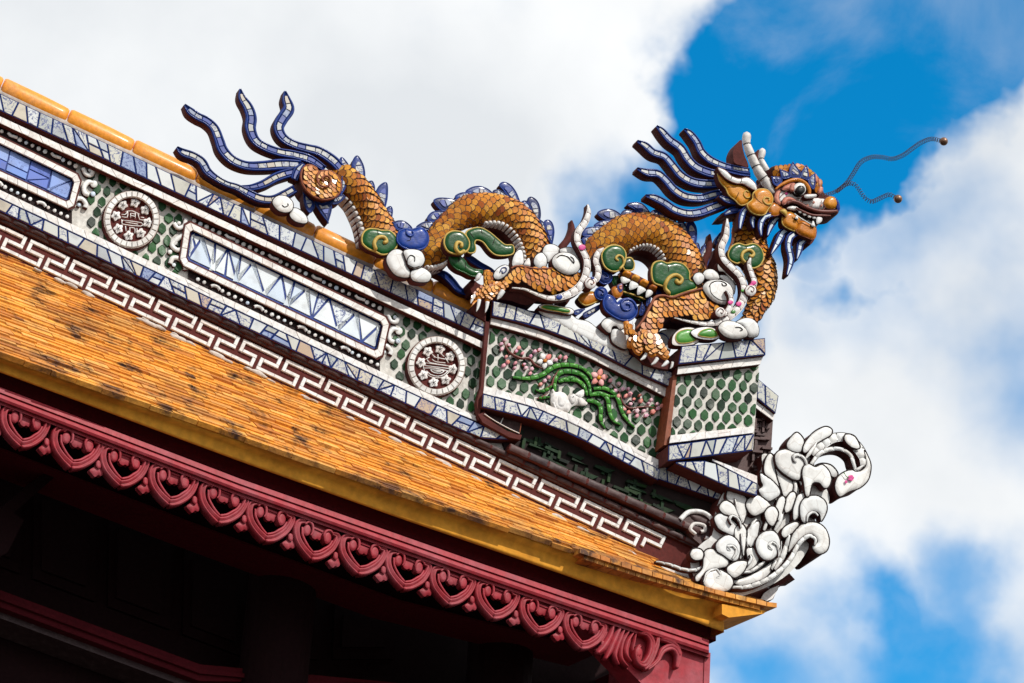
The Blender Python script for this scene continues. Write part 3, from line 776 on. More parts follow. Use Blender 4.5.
# orange half-round ridge tiles
jx = [-130, -66, 0, 66, 131, 194, 253, 312, 372, 430, 486]
for a, b in zip(jx[:-1], jx[1:]):
    mb = MB(); d = -.10
    top = yl(76, .470); bot = yl(93.5, .470)
    P = []
    n_ = 8
    A, B = a+.8, b-.5
    ax0, ax1 = U([(A, (top(A)+bot(A))/2+4)], d)[0], U([(B, (top(B)+bot(B))/2+4)], d)[0]
    prof = [(math.cos(t_), (math.sin(t_),)) for t_ in np.linspace(-.5, math.pi+.5, 12)]
    prof = [(math.cos(t_), (math.sin(t_)*.85,)) for t_ in np.linspace(0, 2*math.pi, 17)[:-1]]
    wd = 25*PX
    path = [(lerp(ax0[0], ax1[0], f), lerp(ax0[1], ax1[1], f), wd*(1.0-.10*(f**6))*(1 if 0 < f < 1 else .90)) for f in (0, .03, .3, .6, .9, .97, 1)]
    sweep(mb, path, prof, d, 'ridge')
    mb.build('ridge_tile', rw)
mb = MB(); a = U([(XL, 96-150*.47)], -.1)[0]; b = U([(486, 324)], -.1)[0]
sweep(mb, [(a[0], a[1], .085), (b[0], b[1], .085)], ROUND, -.1, 'grout'); mb.build('ridge_mortar', rw)
# cornice shards and trims
def band(name, y1, y2, d, fn, x0=XL, x1=XR, **kw):
    mb = MB(); xs = list(np.arange(x0, x1, 40))+[x1]
    fn(mb, [(x, y1(x)) for x in xs], [(x, y2(x)) for x in xs], d, **kw); return mb.build(name, rw)
band('mosaic_cornice', yl(93.5, .47), yl(110.5, .467), .055, mosaic, t=.3, step=(9, 17))
mb = MB(); xs = [XL, XR]
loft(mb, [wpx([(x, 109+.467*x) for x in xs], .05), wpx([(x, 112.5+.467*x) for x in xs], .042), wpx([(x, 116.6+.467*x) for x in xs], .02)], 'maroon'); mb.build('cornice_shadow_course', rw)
band('upper_white_trim', yl(116.5, .467), yl(123.3, .467), .045, trimband, step=(9, 15))
mb = MB(); loft(mb, [wpx([(x, 123+.467*x) for x in xs], .040), wpx([(x, 125.5+.467*x) for x in xs], .020), wpx([(x, 125.5+.467*x) for x in xs], -.003)], 'maroon'); mb.build('trim_edge', rw)
mb = MB(); xsb = list(np.arange(XL, 470, 30))+[470, 483]
tb = ln((XL, 190-150*.4775), (400, 381), (455, 406), (483, 420)); bb = ln((XL, 198-150*.473), (400, 387.5), (455, 413), (483, 424))
trimband(mb, [(x, tb(x)) for x in xsb], [(x, bb(x)) for x in xsb], .035, step=(10, 16), t=.04); mb.build('lower_white_trim', rw)
m2 = ln((XL, 211-150*.475), (400, 401), (450, 425), (480, 438), (511, 440)); m1 = ln((XL, 198.5-150*.473), (400, 388), (455, 413.5), (480, 424), (511, 439))
mb = MB(); xsb = list(np.arange(XL, 480, 30))+[480, 508]
mosaic(mb, [(x, m1(x)) for x in xsb], [(x, m2(x)) for x in xsb], .05, step=(10, 18), t=.06); mb.build('mosaic_base_course', rw)
# purple brick mouldings: segmented rounded rails
def seg_rail(name, y, w_, d, x0, x1, mat='brick', seg=20, lip=True):
    mb = MB()
    a, b = U([(x0, y(x0))], d)[0], U([(x1, y(x1))], d)[0]
    xs_ = list(np.arange(x0, x1, 40))+[x1]
    pth = [(q[0], q[1], w_*PX) for q in U([(x, y(x)) for x in xs_], d)]
    sweep(mb, pth, [(-1, -.05), (-1, 0), (-.6, .007), (.6, .007), (1, 0), (1, -.05)], d, 'maroon', smooth=False)
    n_ = int((x1-x0)/seg); lumps(mb, pth, [i/n_ for i in range(n_+1)], d+.006, .007, mat, gap=.006, nx=5, ns=4)
    return mb.build(name, rw)
mb = MB()
seg_rail('brick_rail', yl(215.0, .473), 5, .03, XL, 700, seg=17)
seg_rail('brick_rail', yl(219.6, .471), 4.2, .016, XL, 700, seg=23)
# meander band
mb = MB()
slab(mb, [(XL, 222-150*.47), (705, 222+.47*705), (712, 560), (705, 592), (XL, 262-150*.478)], .004, .02, 'fretbg')
d = .014
P_ = 42.6; hN = (-.4226, .9063); H = 18.6; ul_ = math.hypot(1, .467)
unit = [(0, 0), (.84, 0), (.84, .5), (.49, .5), (.49, 1), (1.33, 1), (1.33, .5), (1.0, .5)]
k0 = -6; nP = 23
pts = []
done_ = False
for k in range(k0, k0+nP-1+1):
    if done_: break
    for (t_, v) in unit:
        x = (k+t_)*P_+117.4-P_*2; y = 226.2+.4685*x
        if x > 676: done_ = True; break
        pts.append((x+hN[0]*H*v, y+hN[1]*H*v))
pu = U(pts, d)
wst = 3.7*PX
for a, b in zip(pu[:-1], pu[1:]):
    a = np.array(a); b = np.array(b); t_ = (b-a)/(np.hypot(*(b-a))+1e-9); nn = np.array([-t_[1], t_[0]])*wst/2
    a2, b2 = a-t_*wst/2, b+t_*(-wst/2 if False else -wst/2+.0)
    L_ = np.hypot(*(b2-a2)); n_ = max(1, int(L_/.07))
    for i in range(n_):
        p, q = a2+(b2-a2)*i/n_, a2+(b2-a2)*(i+1)/n_
        tile(mb, [p+nn, q+nn, q-nn, p-nn], d-.010, .010, 'trim', inset=.0002)
mb.build('meander_band', rw)
# pebble honeycomb fields
def medav(cx, cy):
    for (mx_, my_, r) in ((132, 219, 31), (437, 365.5, 32)):
        if math.hypot(cx-mx_, cy-my_) < r-3: return True
    return False
mb = MB()
for x0, x1 in ((80, 182), (384, 483)):
    t1, t2 = yl(127, .467), yl(189, .4775)
    def av(cx, cy, x0=x0): 
        if medav(cx, cy): return True
        if x0 == 80 and (cx < 88 or cx > 180): return True
        if x0 == 384 and cx < 392: return True
        return False
    honeycomb(mb, [(x0, t1(x0)), (x1, t1(x1)), (x1, t2(x1)), (x0, t2(x0))], .0, dx=11, dy=11.4, w_=4.0, hgt=5.9, avoid=av, jit=.9, slope=.25)
mb.build('pebble_field', rw)
# medallions
def medallion(cx, cy, r, kind):
    mb = MB(); d = .035
    N_ = 28
    ring = lambda rr, dd: [W(*q, dd) for q in U([(cx+rr*math.cos(a)*.97, cy+rr*math.sin(a)) for a in np.linspace(0, 2*math.pi, 49)], d)]
    loft(mb, [ring(r+1.5, -.01), ring(r+1.5, .022), ring(r+.6, .028)], 'maroon')
    loft(mb, [ring(r-6, .028), ring(r-6, .012), ring(r-6.3, .006), ring(.2, .006)], 'fretbg')
    loft(mb, [ring(r+.7, .028), ring(r-6, .028)], 'grout')
    for i in range(N_):
        a0, a1 = i*2*math.pi/N_+.01, (i+1)*2*math.pi/N_-.01
        q = [(cx+.97*rr*math.cos(a), cy+rr*math.sin(a)) for rr, a in ((r, a0), (r, a1), (r-5.4, a1), (r-5.4, a0))]
        tile(mb, U(q, d), .027, .008, 'white', inset=.0003)
    ob = mb.build('medallion', rw, 'round red medallion of shou-like sign' if False else None)
    for i in range(8):
        m2_ = MB(); a = i*math.pi/4+.2; fx, fy = cx+16.3*math.cos(a), cy+17*math.sin(a)
        pts = []
        for j in range(20):
            t_ = j*2*math.pi/20; rr = 4.4*(1+.2*math.cos(5*t_+i)); pts.append((fx+rr*math.cos(t_), fy+rr*math.sin(t_)))
        blob(m2_, pts, .016, .012, .006, 'trim', 'trim', n=1)
        for j in range(5):
            t_ = j*2*math.pi/5+i; rope(m2_, [(fx, fy), (fx+2.6*math.cos(t_), fy+2.6*math.sin(t_))], .45, .0225, 'dark', n=1)
        o_ = m2_.build('blossom', rw); o_.parent = ob; 
    m2_ = MB(); strokes = []
    if kind == 0:
        s = 9.0
        zc = lambda x, y: (cx+(x-275)/8.98*.98, cy+1+(y-350)/8.98)
        for pl in ([(215,275),(275,268),(345,300)], [(180,300),(215,300),(235,272)], [(235,272),(232,325),(180,320)], [(262,290),(262,330)], [(262,310),(305,318)], [(305,285),(305,335)], [(262,290),(305,298)],
                   [(330,290),(345,345),(395,350)], [(355,325),(385,330)], [(190,352),(360,375),(355,405),(190,388),(190,352)], [(180,345),(185,395)], [(215,370),(330,388)], [(255,415),(255,470)], [(215,405),(220,450)], [(255,418),(300,425),(300,470)], [(320,425),(325,470),(350,430)]):
            strokes.append([zc(*p) for p in pl])
    else:
        zc = lambda x, y: (cx+(x-362)/9.486, cy+(y-345)/9.486)
        for pl in ([(370,240),(372,300)], [(315,240),(345,265)], [(400,235),(430,262)], [(330,265),(440,285)], [(315,285),(350,310),(440,320)], [(270,290),(300,320),(450,345)], [(245,320),(480,350)], [(235,345),(480,375)],
                   [(240,370),(350,372),(470,400)], [(262,395),(300,430),(370,448),(430,430),(465,395)], [(300,385),(330,412),(400,418),(430,395)], [(300,385),(430,395)], [(330,398),(400,403)], [(232,330),(235,375),(265,425),(310,455),(370,463),(430,450),(475,405)],
                   [(250,290),(290,265)], [(440,270),(470,320)]):
            strokes.append([zc(*p) for p in pl])
    for st in strokes: rope(m2_, st, .95, .014, 'trim', n=2)
    o_ = m2_.build('longevity_sign', rw); o_.parent = ob
medallion(132, 219, 28, 0); medallion(437, 365.5, 29, 1)
# framed panels
def framed(outer, cham, inlay, zig, cmat, label=None):
    """outer: parallelogram corner px TL,TR,BR,BL; frame of white pieces with chamfered corners"""
    mb = MB(); d = .03
    def chf(c, k):
        o_ = []
        for i in range(4):
            a, b, e = np.array(c[i-1]), np.array(c[i]), np.array(c[(i+1) % 4])
            o_.append(tuple(b+(a-b)/np.hypot(*(a-b))*k)); o_.append(tuple(b+(e-b)/np.hypot(*(e-b))*k))
        return o_
    def shr(c, k):
        c = [np.array(p, float) for p in c]; o_ = []
        for i in range(4):
            e1 = c[i]-c[i-1]; e1 /= np.hypot(*e1); e2 = c[(i+1) % 4]-c[i]; e2 /= np.hypot(*e2)
            s_ = abs(e1[0]*e2[1]-e1[1]*e2[0]); o_.append(c[i]+(e2-e1)*k/s_)
        return o_
    A = chf(outer, cham); B = chf(shr(outer, 5.6), max(1.5, cham-2)); C_ = chf(shr(outer, 6.8), max(1.3, cham-3))
    Z0 = chf(shr(outer, -1.6), cham+.5)
    n_ = 8
    def cl(p): return p+[p[0]]
    loft(mb, [wpx(cl(Z0), -.003), wpx(cl(Z0), .022), wpx(cl(A), .024)], 'maroon')
    loft(mb, [wpx(cl(A), .0245), wpx(cl(B), .0245)], 'grout')
    for i in range(n_):
        a, b, b2, a2 = [np.array(q) for q in (A[i], A[(i+1) % n_], B[(i+1) % n_], B[i])]
        L_ = np.hypot(*(b-a)); m_ = max(1, int(L_/11))
        for j in range(m_):
            q = [a+(b-a)*j/m_, a+(b-a)*(j+1)/m_, a2+(b2-a2)*(j+1)/m_, a2+(b2-a2)*j/m_]
            tile(mb, U([tuple(x) for x in q], d), .024, .007, 'trim', inset=.0003)
    loft(mb, [wpx(cl(B), .03), wpx(cl(C_), .004)], 'maroon')
    ob = mb.build('framed_panel', rw, label)
    m2_ = MB(); pillow(m2_, U(C_, .006), .006, 0, 0, None, 'bluelt')
    q = shr(outer, 7.6); TLq, TRq, BRq, BLq = q
    tp = lambda f: TLq+(TRq-TLq)*f; bt_ = lambda f: BLq+(BRq-BLq)*f
    cc = chf(q, max(1, cham-3)); cv = [tuple(p) for p in cc]
    if zig:
        n2 = zig; fs_ = [0]+[ (i+random.uniform(-.18, .18))/n2 for i in range(1, n2)]+[1]
        seq = [(tp if i % 2 else bt_)(f) for i, f in enumerate(fs_)]
        tris = []
        for i in range(len(fs_)-2): tris.append([seq[i], seq[i+1], seq[i+2]])
        tris.append([seq[0], TLq, seq[1]]); e_ = seq[-1]
        tris.append([seq[-2], seq[-1], BRq if (len(seq)-1) % 2 else TRq])
        for tq in tris:
            sp = random.random()
            if sp < .35:
                m_ = (tq[0]+tq[2])/2; parts = [[tq[0], tq[1], m_], [m_, tq[1], tq[2]]]
            else: parts = [tq]
            for pq in parts:
                c = clip(pq, cv)
                if len(c) > 2: tile(m2_, U([tuple(x) for x in c], .006), .0065, .003, cmat, inset=.0056)
    else:
        fs_ = [i/9 for i in range(10)]
        for i in range(9):
            f0, f1 = fs_[i], fs_[i+1]; mid0 = random.uniform(.35, .65); mid1 = random.uniform(.35, .65); k1 = random.uniform(-.02, .02)
            a, b, c_, e_ = tp(f0), tp(f1), bt_(f1), bt_(f0); m0, m1_ = a+(e_-a)*mid0, b+(c_-b)*mid0
            sp = random.random()
            parts = [[a, b, m1_, m0], [m0, m1_, c_, e_]] if sp < .5 else ([[a, b, e_], [b, c_, e_]] if sp < .75 else [[a, b, m1_, m0], [m0, m1_, e_], [m1_, c_, e_]])
            for pq in parts:
                c = clip(pq, cv)
                if len(c) > 2: tile(m2_, U([tuple(x) for x in c], .006), .0065, .0035, cmat, inset=.0028)
    o_ = m2_.build('shard_inlay', rw); o_.parent = ob
framed([(186, 220.5), (390, 319.5), (381, 360), (179.5, 263.5)], 5, None, 15, 'china_cool', 'long framed panel of pale zigzag shards')
framed([(-120, 78.5), (81.5, 176.5), (72.5, 210.5), (-128, 118)], 5, None, 0, 'china_blue', 'long framed panel of blue shards')
# beads and little scrolls round the frames
mb = MB(); d = .012
def bead(x, y, r, mat='white', dd=d):
    blob(mb, [(x+r*math.cos(a), y+r*math.sin(a)) for a in np.arange(0, 6.28, .785)], dd, .02, .007, mat, 'maroon', n=2)
def hookb(x, y, pts, w_=4):
    b_ = U([(x+p[0], y+p[1]) for p in pts], d); path = cr_([(q[0], q[1], w_*PX*(1 if i else .9)) for i, q in enumerate(b_)], 5)
    sweep(mb, path, [(-1, -.02), (-1, .0), (-.6, .006), (.6, .006), (1, 0), (1, -.02)], d, ['maroon', 'white', 'white', 'white', 'maroon', 'maroon'])
def frameorn(x0, x1, ytop, ybot, off_t, off_b):
    mbk = MB()
    x = x0; k = 0
    while x < x1:
        r = 2.1
        if k % 6 == 5: hookb(x, ytop(x), [(0, -1.5), (2.5, 1.2), (7, 2.8), (9.5, 3.5)], 3.4); x += 5.5
        else: bead(x, ytop(x), r*random.uniform(.85, 1.15), random.choice(['white', 'white', 'trim', 'china_cool']))
        x += 6.3; k += 1
    x = x0+4; k = 3
    while x < x1-6:
        if k % 6 == 5: hookb(x, ybot(x), [(0, 1.0), (3, 0.3), (7, 1.5), (9.5, 5)], 3.4); x += 5.5
        else: bead(x, ybot(x), 1.9*random.uniform(.85, 1.15), random.choice(['white', 'white', 'trim', 'china_cool']))
        x += 6.3; k += 1
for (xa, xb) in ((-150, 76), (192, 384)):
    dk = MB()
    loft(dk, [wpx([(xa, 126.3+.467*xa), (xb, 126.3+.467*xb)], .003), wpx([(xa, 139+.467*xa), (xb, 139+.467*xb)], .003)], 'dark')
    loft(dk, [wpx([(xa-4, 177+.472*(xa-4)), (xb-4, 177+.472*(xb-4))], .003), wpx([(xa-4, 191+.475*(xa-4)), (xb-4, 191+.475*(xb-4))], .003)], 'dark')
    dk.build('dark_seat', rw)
frameorn(194, 384, yl(130.2, .4685), yl(185.2, .475), 0, 0)
mb.build('bead_border', rw); mb = MB()
frameorn(-110, 76, yl(130.4, .469), yl(184.6, .475), 0, 0)
mb.build('bead_border', rw); mb = MB()
# end scrolls
for ex, ey, s in ((395, 322, 1), (90, 175, 1), (174, 235, -1)):
    for (dx, dy) in ((0, 0),):
        if s == 1:
            hookb(ex-4, ey-5, [(-3, -2), (0, 4), (5, 5), (7, 1)], 4.6); bead(ex, ey-5, 1.9, 'china_cool')
            hookb(ex-3, ey+10, [(6, -2), (1, -3), (-3, 2), (-2, 8), (2, 10)], 5); bead(ex+4, ey+9, 3.6); bead(ex+3, ey+19, 2.6, 'china_cool')
            hookb(ex-11, ey+28, [(-6, 1), (-3, -4), (3, -4), (7, 1), (6, 5)], 4.8); bead(ex-11, ey+30, 1.9, 'china_cool')
        else:
            hookb(ex+6, ey-10, [(6, -6), (4, 1), (-2, 3), (-6, -2)], 4.6); bead(ex+5, ey-12, 1.9)
            hookb(ex+2, ey+6, [(8, -6), (1, -2), (-4, 4), (1, 9), (7, 8)], 5); bead(ex, ey+7, 3.6); bead(ex-4, ey+17, 2.3)
            hookb(ex+3, ey+28, [(-7, 1), (-4, -5), (3, -4), (8, 2), (9, 7)], 4.8); bead(ex, ey+30, 1.9, 'china_cool')
mb.build('scroll_border', rw)
# dark green lattice below the relief pier, with upper brick rail and end curl
mb = MB()
slab(mb, [(490, 400), (560, 430), (735, 505), (722, 548), (690, 535), (505, 449)], .012, .08, 'dark', 'dark')
rr = random.Random(11)
for i in range(95):
    f = rr.random(); x = 505+f*215; lo_ = 442+.47*(x-505)+2; hi = 425+.44*(x-505)-3
    y = rr.uniform(hi, lo_)
    if rr.random() < .5: q = [(x, y), (x+rr.uniform(10, 20), y+6), (x+rr.uniform(10, 18), y+8.5), (x-1, y+2.2)]
    else: q = [(x, y), (x+2.6, y+1), (x+1.4, y+9), (x-1.2, y+8)]
    slab(mb, q, .02+rr.uniform(0, .02), .02, 'darkgreen')
mb.build('green_lattice', rw)
seg_rail('brick_rail', ln((509, 447), (700, 532)), 7.5, .06, 509, 702, seg=19)
mb = MB(); ZC = Z(470, 400, 3.79)
for pts, w_ in (([(795,455),(830,425),(880,425),(915,450),(915,480)], 5), ([(905,470),(945,470),(950,510),(920,535),(890,520)], 4.5), ([(855,510),(835,490),(850,470),(885,475),(890,495),(872,500)], 4)):
    b_ = U(ZC(pts), .07); path = cr_([(q[0], q[1], w_*PX) for q in b_], 6)
    sweep(mb, path, [(-1, -.06), (-1, 0), (-.5, .01), (.5, .01), (1, 0), (1, -.06)], .07, ['maroon', 'trim', 'trim', 'trim', 'maroon', 'maroon'])
slab(mb, ZC([(800,450),(850,420),(910,440),(950,480),(940,530),(890,560),(840,520)]), .06, .05, 'brick')
for p in ((875, 455, 40, 14), (925, 495, 14, 26), (868, 488, 10, 8)):
    blob(mb, ZC([(p[0]+p[2]*math.cos(a), p[1]+p[3]*math.sin(a)+.4*p[2]*math.cos(a)) for a in np.arange(0, 6.28, .8)]), .062, .02, .012, 'brick', 'maroon')
mb.build('brick_curl', rw)
# swallow-tail end of the base course
mb = MB(); ZW = Z(400, 360, 6.4)
slab(mb, ZW([(500, 350), (540, 330), (600, 400), (690, 455), (780, 480), (770, 510), (700, 495), (600, 440), (530, 400)]), .075, .1, 'maroon', smooth=False)
slab(mb, ZW([(560, 340), (660, 365), (775, 405), (765, 470), (650, 425), (600, 390)]), .03, .02, 'brick', smooth=False)
rope(mb, ZW([(540, 345), (600, 385), (690, 435), (765, 470)]), 1.0, .08, 'trim'); rope(mb, ZW([(660, 370), (640, 415)]), .9, .05, 'trim'); rope(mb, ZW([(775, 405), (765, 470)]), 1.2, .06, 'rust')
mb.build('swallow_tail_end', rw)
# ================================================================== relief pier
frame(RP)
rp = thing('relief_pier', 'slanting mosaic pier under the dragon with pink blossoms, green leaves and white rabbit', 'pier', (575, 400), .12)
PL = ln((486, 300), (478, 420)); 
d0 = .04
ct = ln((493, 301), (507.5, 303.5), (532, 312), (579, 329), (630, 355), (673, 373))
cb = ln((491, 315.5), (532, 325), (579, 342), (630, 369), (671, 388))
tt_ = ln((491, 318), (532, 328.5), (579, 346), (630, 371.5), (670, 389.5)); tb_ = ln((490, 324.5), (532, 335.5), (579, 353), (630, 378.5), (667, 398))
wt = ln((484, 386), (532, 399), (573, 415), (620, 441), (660, 461)); wb = ln((483, 393.5), (532, 406.5), (573, 423), (620, 449), (659, 469))
mb_ = ln((482, 407), (532, 419), (573, 434.5), (620, 460), (657, 480), (727, 505))
mb = MB()
slab(mb, [(487, 302), (672, 374), (661, 478), (600, 452), (540, 424), (481, 408)], d0-.004, .38, 'groutw', 'maroon')
mb.build('pier_core', rp)
def xs_(a, b, st=12): return list(np.arange(a, b, st))+[b]
def bnd(fn, f1, f2, a1, b1, d, nm, parent, a2=None, b2=None, **kw):
    mb = MB(); n_ = 14
    A = [(lerp(a1, b1, i/n_), f1(lerp(a1, b1, i/n_))) for i in range(n_+1)]
    a2 = a1 if a2 is None else a2; b2 = b1 if b2 is None else b2
    B = [(lerp(a2, b2, i/n_), f2(lerp(a2, b2, i/n_))) for i in range(n_+1)]
    fn(mb, A, B, d, **kw); return mb.build(nm, parent)
bnd(mosaic, ct, cb, 493, 674, d0+.055, 'mosaic_cornice', rp, 492, 672, t=.3, step=(9, 19), inset=.0042)
bnd(trimband, tt_, tb_, 491, 670, d0+.03, 'white_trim', rp, 490, 667, step=(8, 15), t=.1)
bnd(trimband, wt, wb, 484, 661, d0+.03, 'white_trim', rp, 483, 659, step=(10, 16), t=.1)
bnd(mosaic, off(wb, .5), mb_, 483, 660, d0+.055, 'mosaic_base', rp, 482, 658, t=.3, step=(9, 17), inset=.0042)
bnd(mosaic, ln((655, 463), (727, 492)), ln((655, 478), (722, 501)), 655, 727, .07, 'mosaic_base', rp, 655, 722, t=.1, step=(8, 14))
# maroon edge strips of the pier
mb = MB()
slab(mb, [(487, 301), (491.5, 301), (484, 386), (480.5, 410), (479, 420), (476.5, 402), (481, 386)], d0+.03, .03, 'maroon', 'maroon')
mb.build('corner_strip', rp)
mb = MB()
reg = [(491, 325), (666, 400), (661, 462), (485, 386)]
for a in (0, 1, 2):
    x0, x1 = lerp(491, 666, a/3), lerp(491, 666, (a+1)/3)
    lx0, lx1 = lerp(485, 661, a/3), lerp(485, 661, (a+1)/3)
    r_ = [(x0, tb_(x0)+.6), (x1, tb_(x1)+.6), (lx1, wt(lx1)-.6), (lx0, wt(lx0)-.6)]
    honeycomb(mb, r_, d0, dx=11.2, dy=11.0, w_=4.1, hgt=6.0, slope=.16)
mb.build('honeycomb_field', rp)
# flowering branches
ZB = Z(500, 330, 8.54); ZB2 = Z(560, 370, 6.4)
br = thing('x', 'x', 'x', (0, 0), 0) if False else None
mb = MB(); dd = d0+.014
for pl, w_ in (([(30,100),(80,190),(170,240),(250,245),(300,300),(380,335)], 3.0), ([(80,190),(60,240)], 1.2), ([(500,340),(455,420),(440,470),(380,500)], 2.2), ([(420,530),(360,570),(300,590)], 1.8)):
    rope(mb, ZB(pl), w_, dd, 'lip', taper=True)
for pl, w_ in (([(330,90),(380,150),(400,210),(450,245),(540,235),(610,240)], 2.4), ([(230,60),(300,95)], 1.6), ([(540,235),(570,270)], 1.0), ([(450,245),(470,190)], 1.0)):
    rope(mb, ZB2(pl), w_, dd, 'lip', taper=True)
mb.build('branch', rp)
for pl, ws in (([(110,400),(200,410),(290,405),(380,370),(430,330),(500,300),(600,295),(700,320),(770,380),(785,420)], 4.6), ([(470,520),(475,420),(520,360),(600,350),(680,370),(740,420),(770,500),(770,560)], 5.0),
               ([(500,440),(560,425),(640,425),(710,460),(740,530),(745,560)], 4.2), ([(310,510),(360,520),(410,500),(450,470)], 3.2), ([(330,580),(370,575),(430,570)], 3.0), ([(740,600),(790,600),(840,620)], 4), ([(770,560),(820,545),(854,560)], 4)):
    mb = MB(); p = ZB(pl); n_ = len(p); p = [(q[0], q[1], ws*(math.sin(math.pi*(.12+.8*i/(n_-1)))**.6)) for i, q in enumerate(p)]
    a = pathuv(p, dd+.004, 6); sweep(mb, a, [(-1.15, -.014), (-1.15, .0), (1.15, 0), (1.15, -.014)], dd, 'navy' if False else 'dark')
    m_ = max(3, int(n_*1.0)); lumps(mb, a, [i/m_ for i in range(m_+1)], dd+.001, .006, 'leaf', gap=.004, nx=4, ns=3)
    mb.build('leaf_blade', rp)
for pl, ws in (([(190,160),(250,145),(310,165),(370,170)], 3.6), ([(215,120),(280,115),(340,140),(375,190),(400,270),(440,330),(480,370)], 4.6), ([(170,195),(230,205),(262,240),(262,320),(290,375)], 4.6), ([(190,160),(260,150),(305,185),(320,270),(345,325),(390,350)], 4.6),
               ([(0,65),(80,50),(140,90),(170,140)], 4), ([(120,20),(170,60),(195,130)], 4.4)):
    mb = MB(); p = ZB2(pl); n_ = len(p); p = [(q[0], q[1], ws*(math.sin(math.pi*(.16+.8*i/(n_-1)))**.6)) for i, q in enumerate(p)]
    a = pathuv(p, dd+.004, 6); sweep(mb, a, [(-1.15, -.014), (-1.15, .0), (1.15, 0), (1.15, -.014)], dd+.002, 'dark')
    m_ = max(3, n_); lumps(mb, a, [i/m_ for i in range(m_+1)], dd+.003, .006, 'leaf', gap=.004, nx=4, ns=3)
    mb.build('leaf_blade', rp)
def petal5(cx, cy, r, mats, ph=0, n_=5):
    mb = MB()
    for i in range(n_):
        a = ph+i*2*math.pi/n_; ca, sa = math.cos(a), math.sin(a)
        pts = [(cx+r*(u_*ca-v_*sa), cy+r*(u_*sa+v_*ca)) for u_, v_ in ((.2, 0), (.5, .3), (.85, .26), (1.1, 0), (.85, -.26), (.5, -.3))]
        blob(mb, pts, dd+.008, .012, .006, mats[i % len(mats)], mats[i % len(mats)], n=3)
    blob(mb, [(cx+r*.26*math.cos(a), cy+r*.26*math.sin(a)) for a in np.arange(0, 6.28, .8)], dd+.016, .012, .006, 'amber', 'lip', n=2)
    mb.build('blossom', rp)
petal5(545.3, 360.5, 7.6, ['white', 'trim', 'pink', 'white', 'white'], -.2+math.pi)
petal5(599.2, 377.4, 8.2, ['pink'], -.1)
mb = MB(); rr = random.Random(9)
buds = [(ZB([p])[0]) for p in [(15,115),(20,160),(45,80),(80,125),(55,225),(70,270),(35,300),(140,180),(165,150),(195,195),(135,280),(130,320),(210,290),(225,320),(275,330),(300,180),(340,165),(265,220),(260,370),(420,400),(385,430),(350,460),(480,255),(515,225),(560,235)]]
buds += [ZB2([p])[0] for p in [(325,65),(380,85),(360,130),(375,165),(405,120),(440,118),(425,165),(450,150),(475,185),(515,160),(520,195),(455,215),(415,250),(440,270),(495,260),(495,292),(540,260),(555,290),(597,265),(570,212),(585,190),(625,215),(630,245),(650,230)]]
for bx, by in buds:
    r = rr.uniform(1.7, 2.5)
    mb = MB(); blob(mb, [(bx+r*math.cos(a)*rr.uniform(.8, 1.1), by+r*math.sin(a)*rr.uniform(.7, 1.15)) for a in np.arange(0, 6.28, 1.25)], dd+.006, .016, .004, 'pink', 'pink', n=1); mb.build('plum_bud', rp)

# rabbit relief: one continuous body plus ears
mb = MB()
blob(mb, ZB([(440,520),(455,505),(475,530),(520,528),(560,545),(600,600),(625,585),(620,545),(650,555),(700,590),(745,620),(735,640),(680,640),(650,640),(610,660),(585,700),(560,690),(530,690),(510,700),(480,675),(440,620),(435,570)]), dd+.004, .014, .016, 'trim', 'trim')
blob(mb, ZB([(645,545),(700,510),(718,520),(715,560),(690,575),(660,560)]), dd+.012, .012, .006, 'trim', 'trim'); 
blob(mb, ZB([(665,585),(700,580),(742,622),(735,640),(690,635)]), dd+.016, .012, .006, 'trim', 'trim')
blob(mb, ZB([(500,560),(550,555),(570,600),(545,650),(500,640)]), dd+.014, .012, .010, 'trim', 'trim')
blob(mb, ZB([(600,560),(640,550),(650,600),(620,625),(600,600)]), dd+.018, .012, .008, 'trim', 'trim')
rope(mb, ZB([(455,620),(480,680),(510,705)]), 2.2, dd+.012, 'trim'); rope(mb, ZB([(450,530),(452,508)]), 1.6, dd+.01, 'trim')
blob(mb, ZB([(628+4*math.cos(a), 568+4*math.sin(a)) for a in np.arange(0, 6.28, 1)]), dd+.028, .004, .003, 'black', 'black', n=1)
mb.build('rabbit', rp)

# ================================================================== end pier
ep = thing('end_pier', 'square pier with plain green honeycomb face and blue cornices beneath the dragon neck', 'pier', (712, 400), .2)
d1 = .13
mb = MB()
slab(mb, [(676, 362), (760, 352), (753, 450), (667, 460)], d1-.004, .5, 'groutw', 'maroon'); mb.build('pier_core', ep)
mb = MB(); mosaic(mb, [(681.5, 346.5), (765, 338)], [(678.5, 364), (765.5, 355)], d1+.06, t=.42, step=(9, 16), split=.4, inset=.0045); mb.build('mosaic_cornice', ep)
mb = MB(); slab(mb, [(673.5, 375), (677, 375), (670.5, 435), (668, 445), (664, 445)], d1+.012, .12, 'rust', 'rust')
mb.build('corner_strip', ep)
mb = MB(); trimband(mb, [(678, 367), (763, 357)], [(677, 374.5), (760, 364.5)], d1+.035, t=.2, step=(9, 15)); mb.build('white_trim', ep)
mb = MB(); trimband(mb, [(670.5, 435.5), (753.5, 426.5)], [(669, 443.5), (753.5, 433)], d1+.03, t=.2, step=(9, 15)); mb.build('white_trim', ep)
mb = MB(); mosaic(mb, [(668.5, 445.5), (754, 434)], [(668, 461), (752, 450.5)], d1+.05, t=.42, step=(9, 14), split=.4, inset=.0045); mb.build('mosaic_base', ep)
mb = MB(); honeycomb(mb, [(676.5, 376), (759.5, 366.5), (754, 426), (671, 435)], d1, dx=11.1, dy=11.0, w_=4.0, hgt=5.9, slope=.12); mb.build('honeycomb_field', ep)
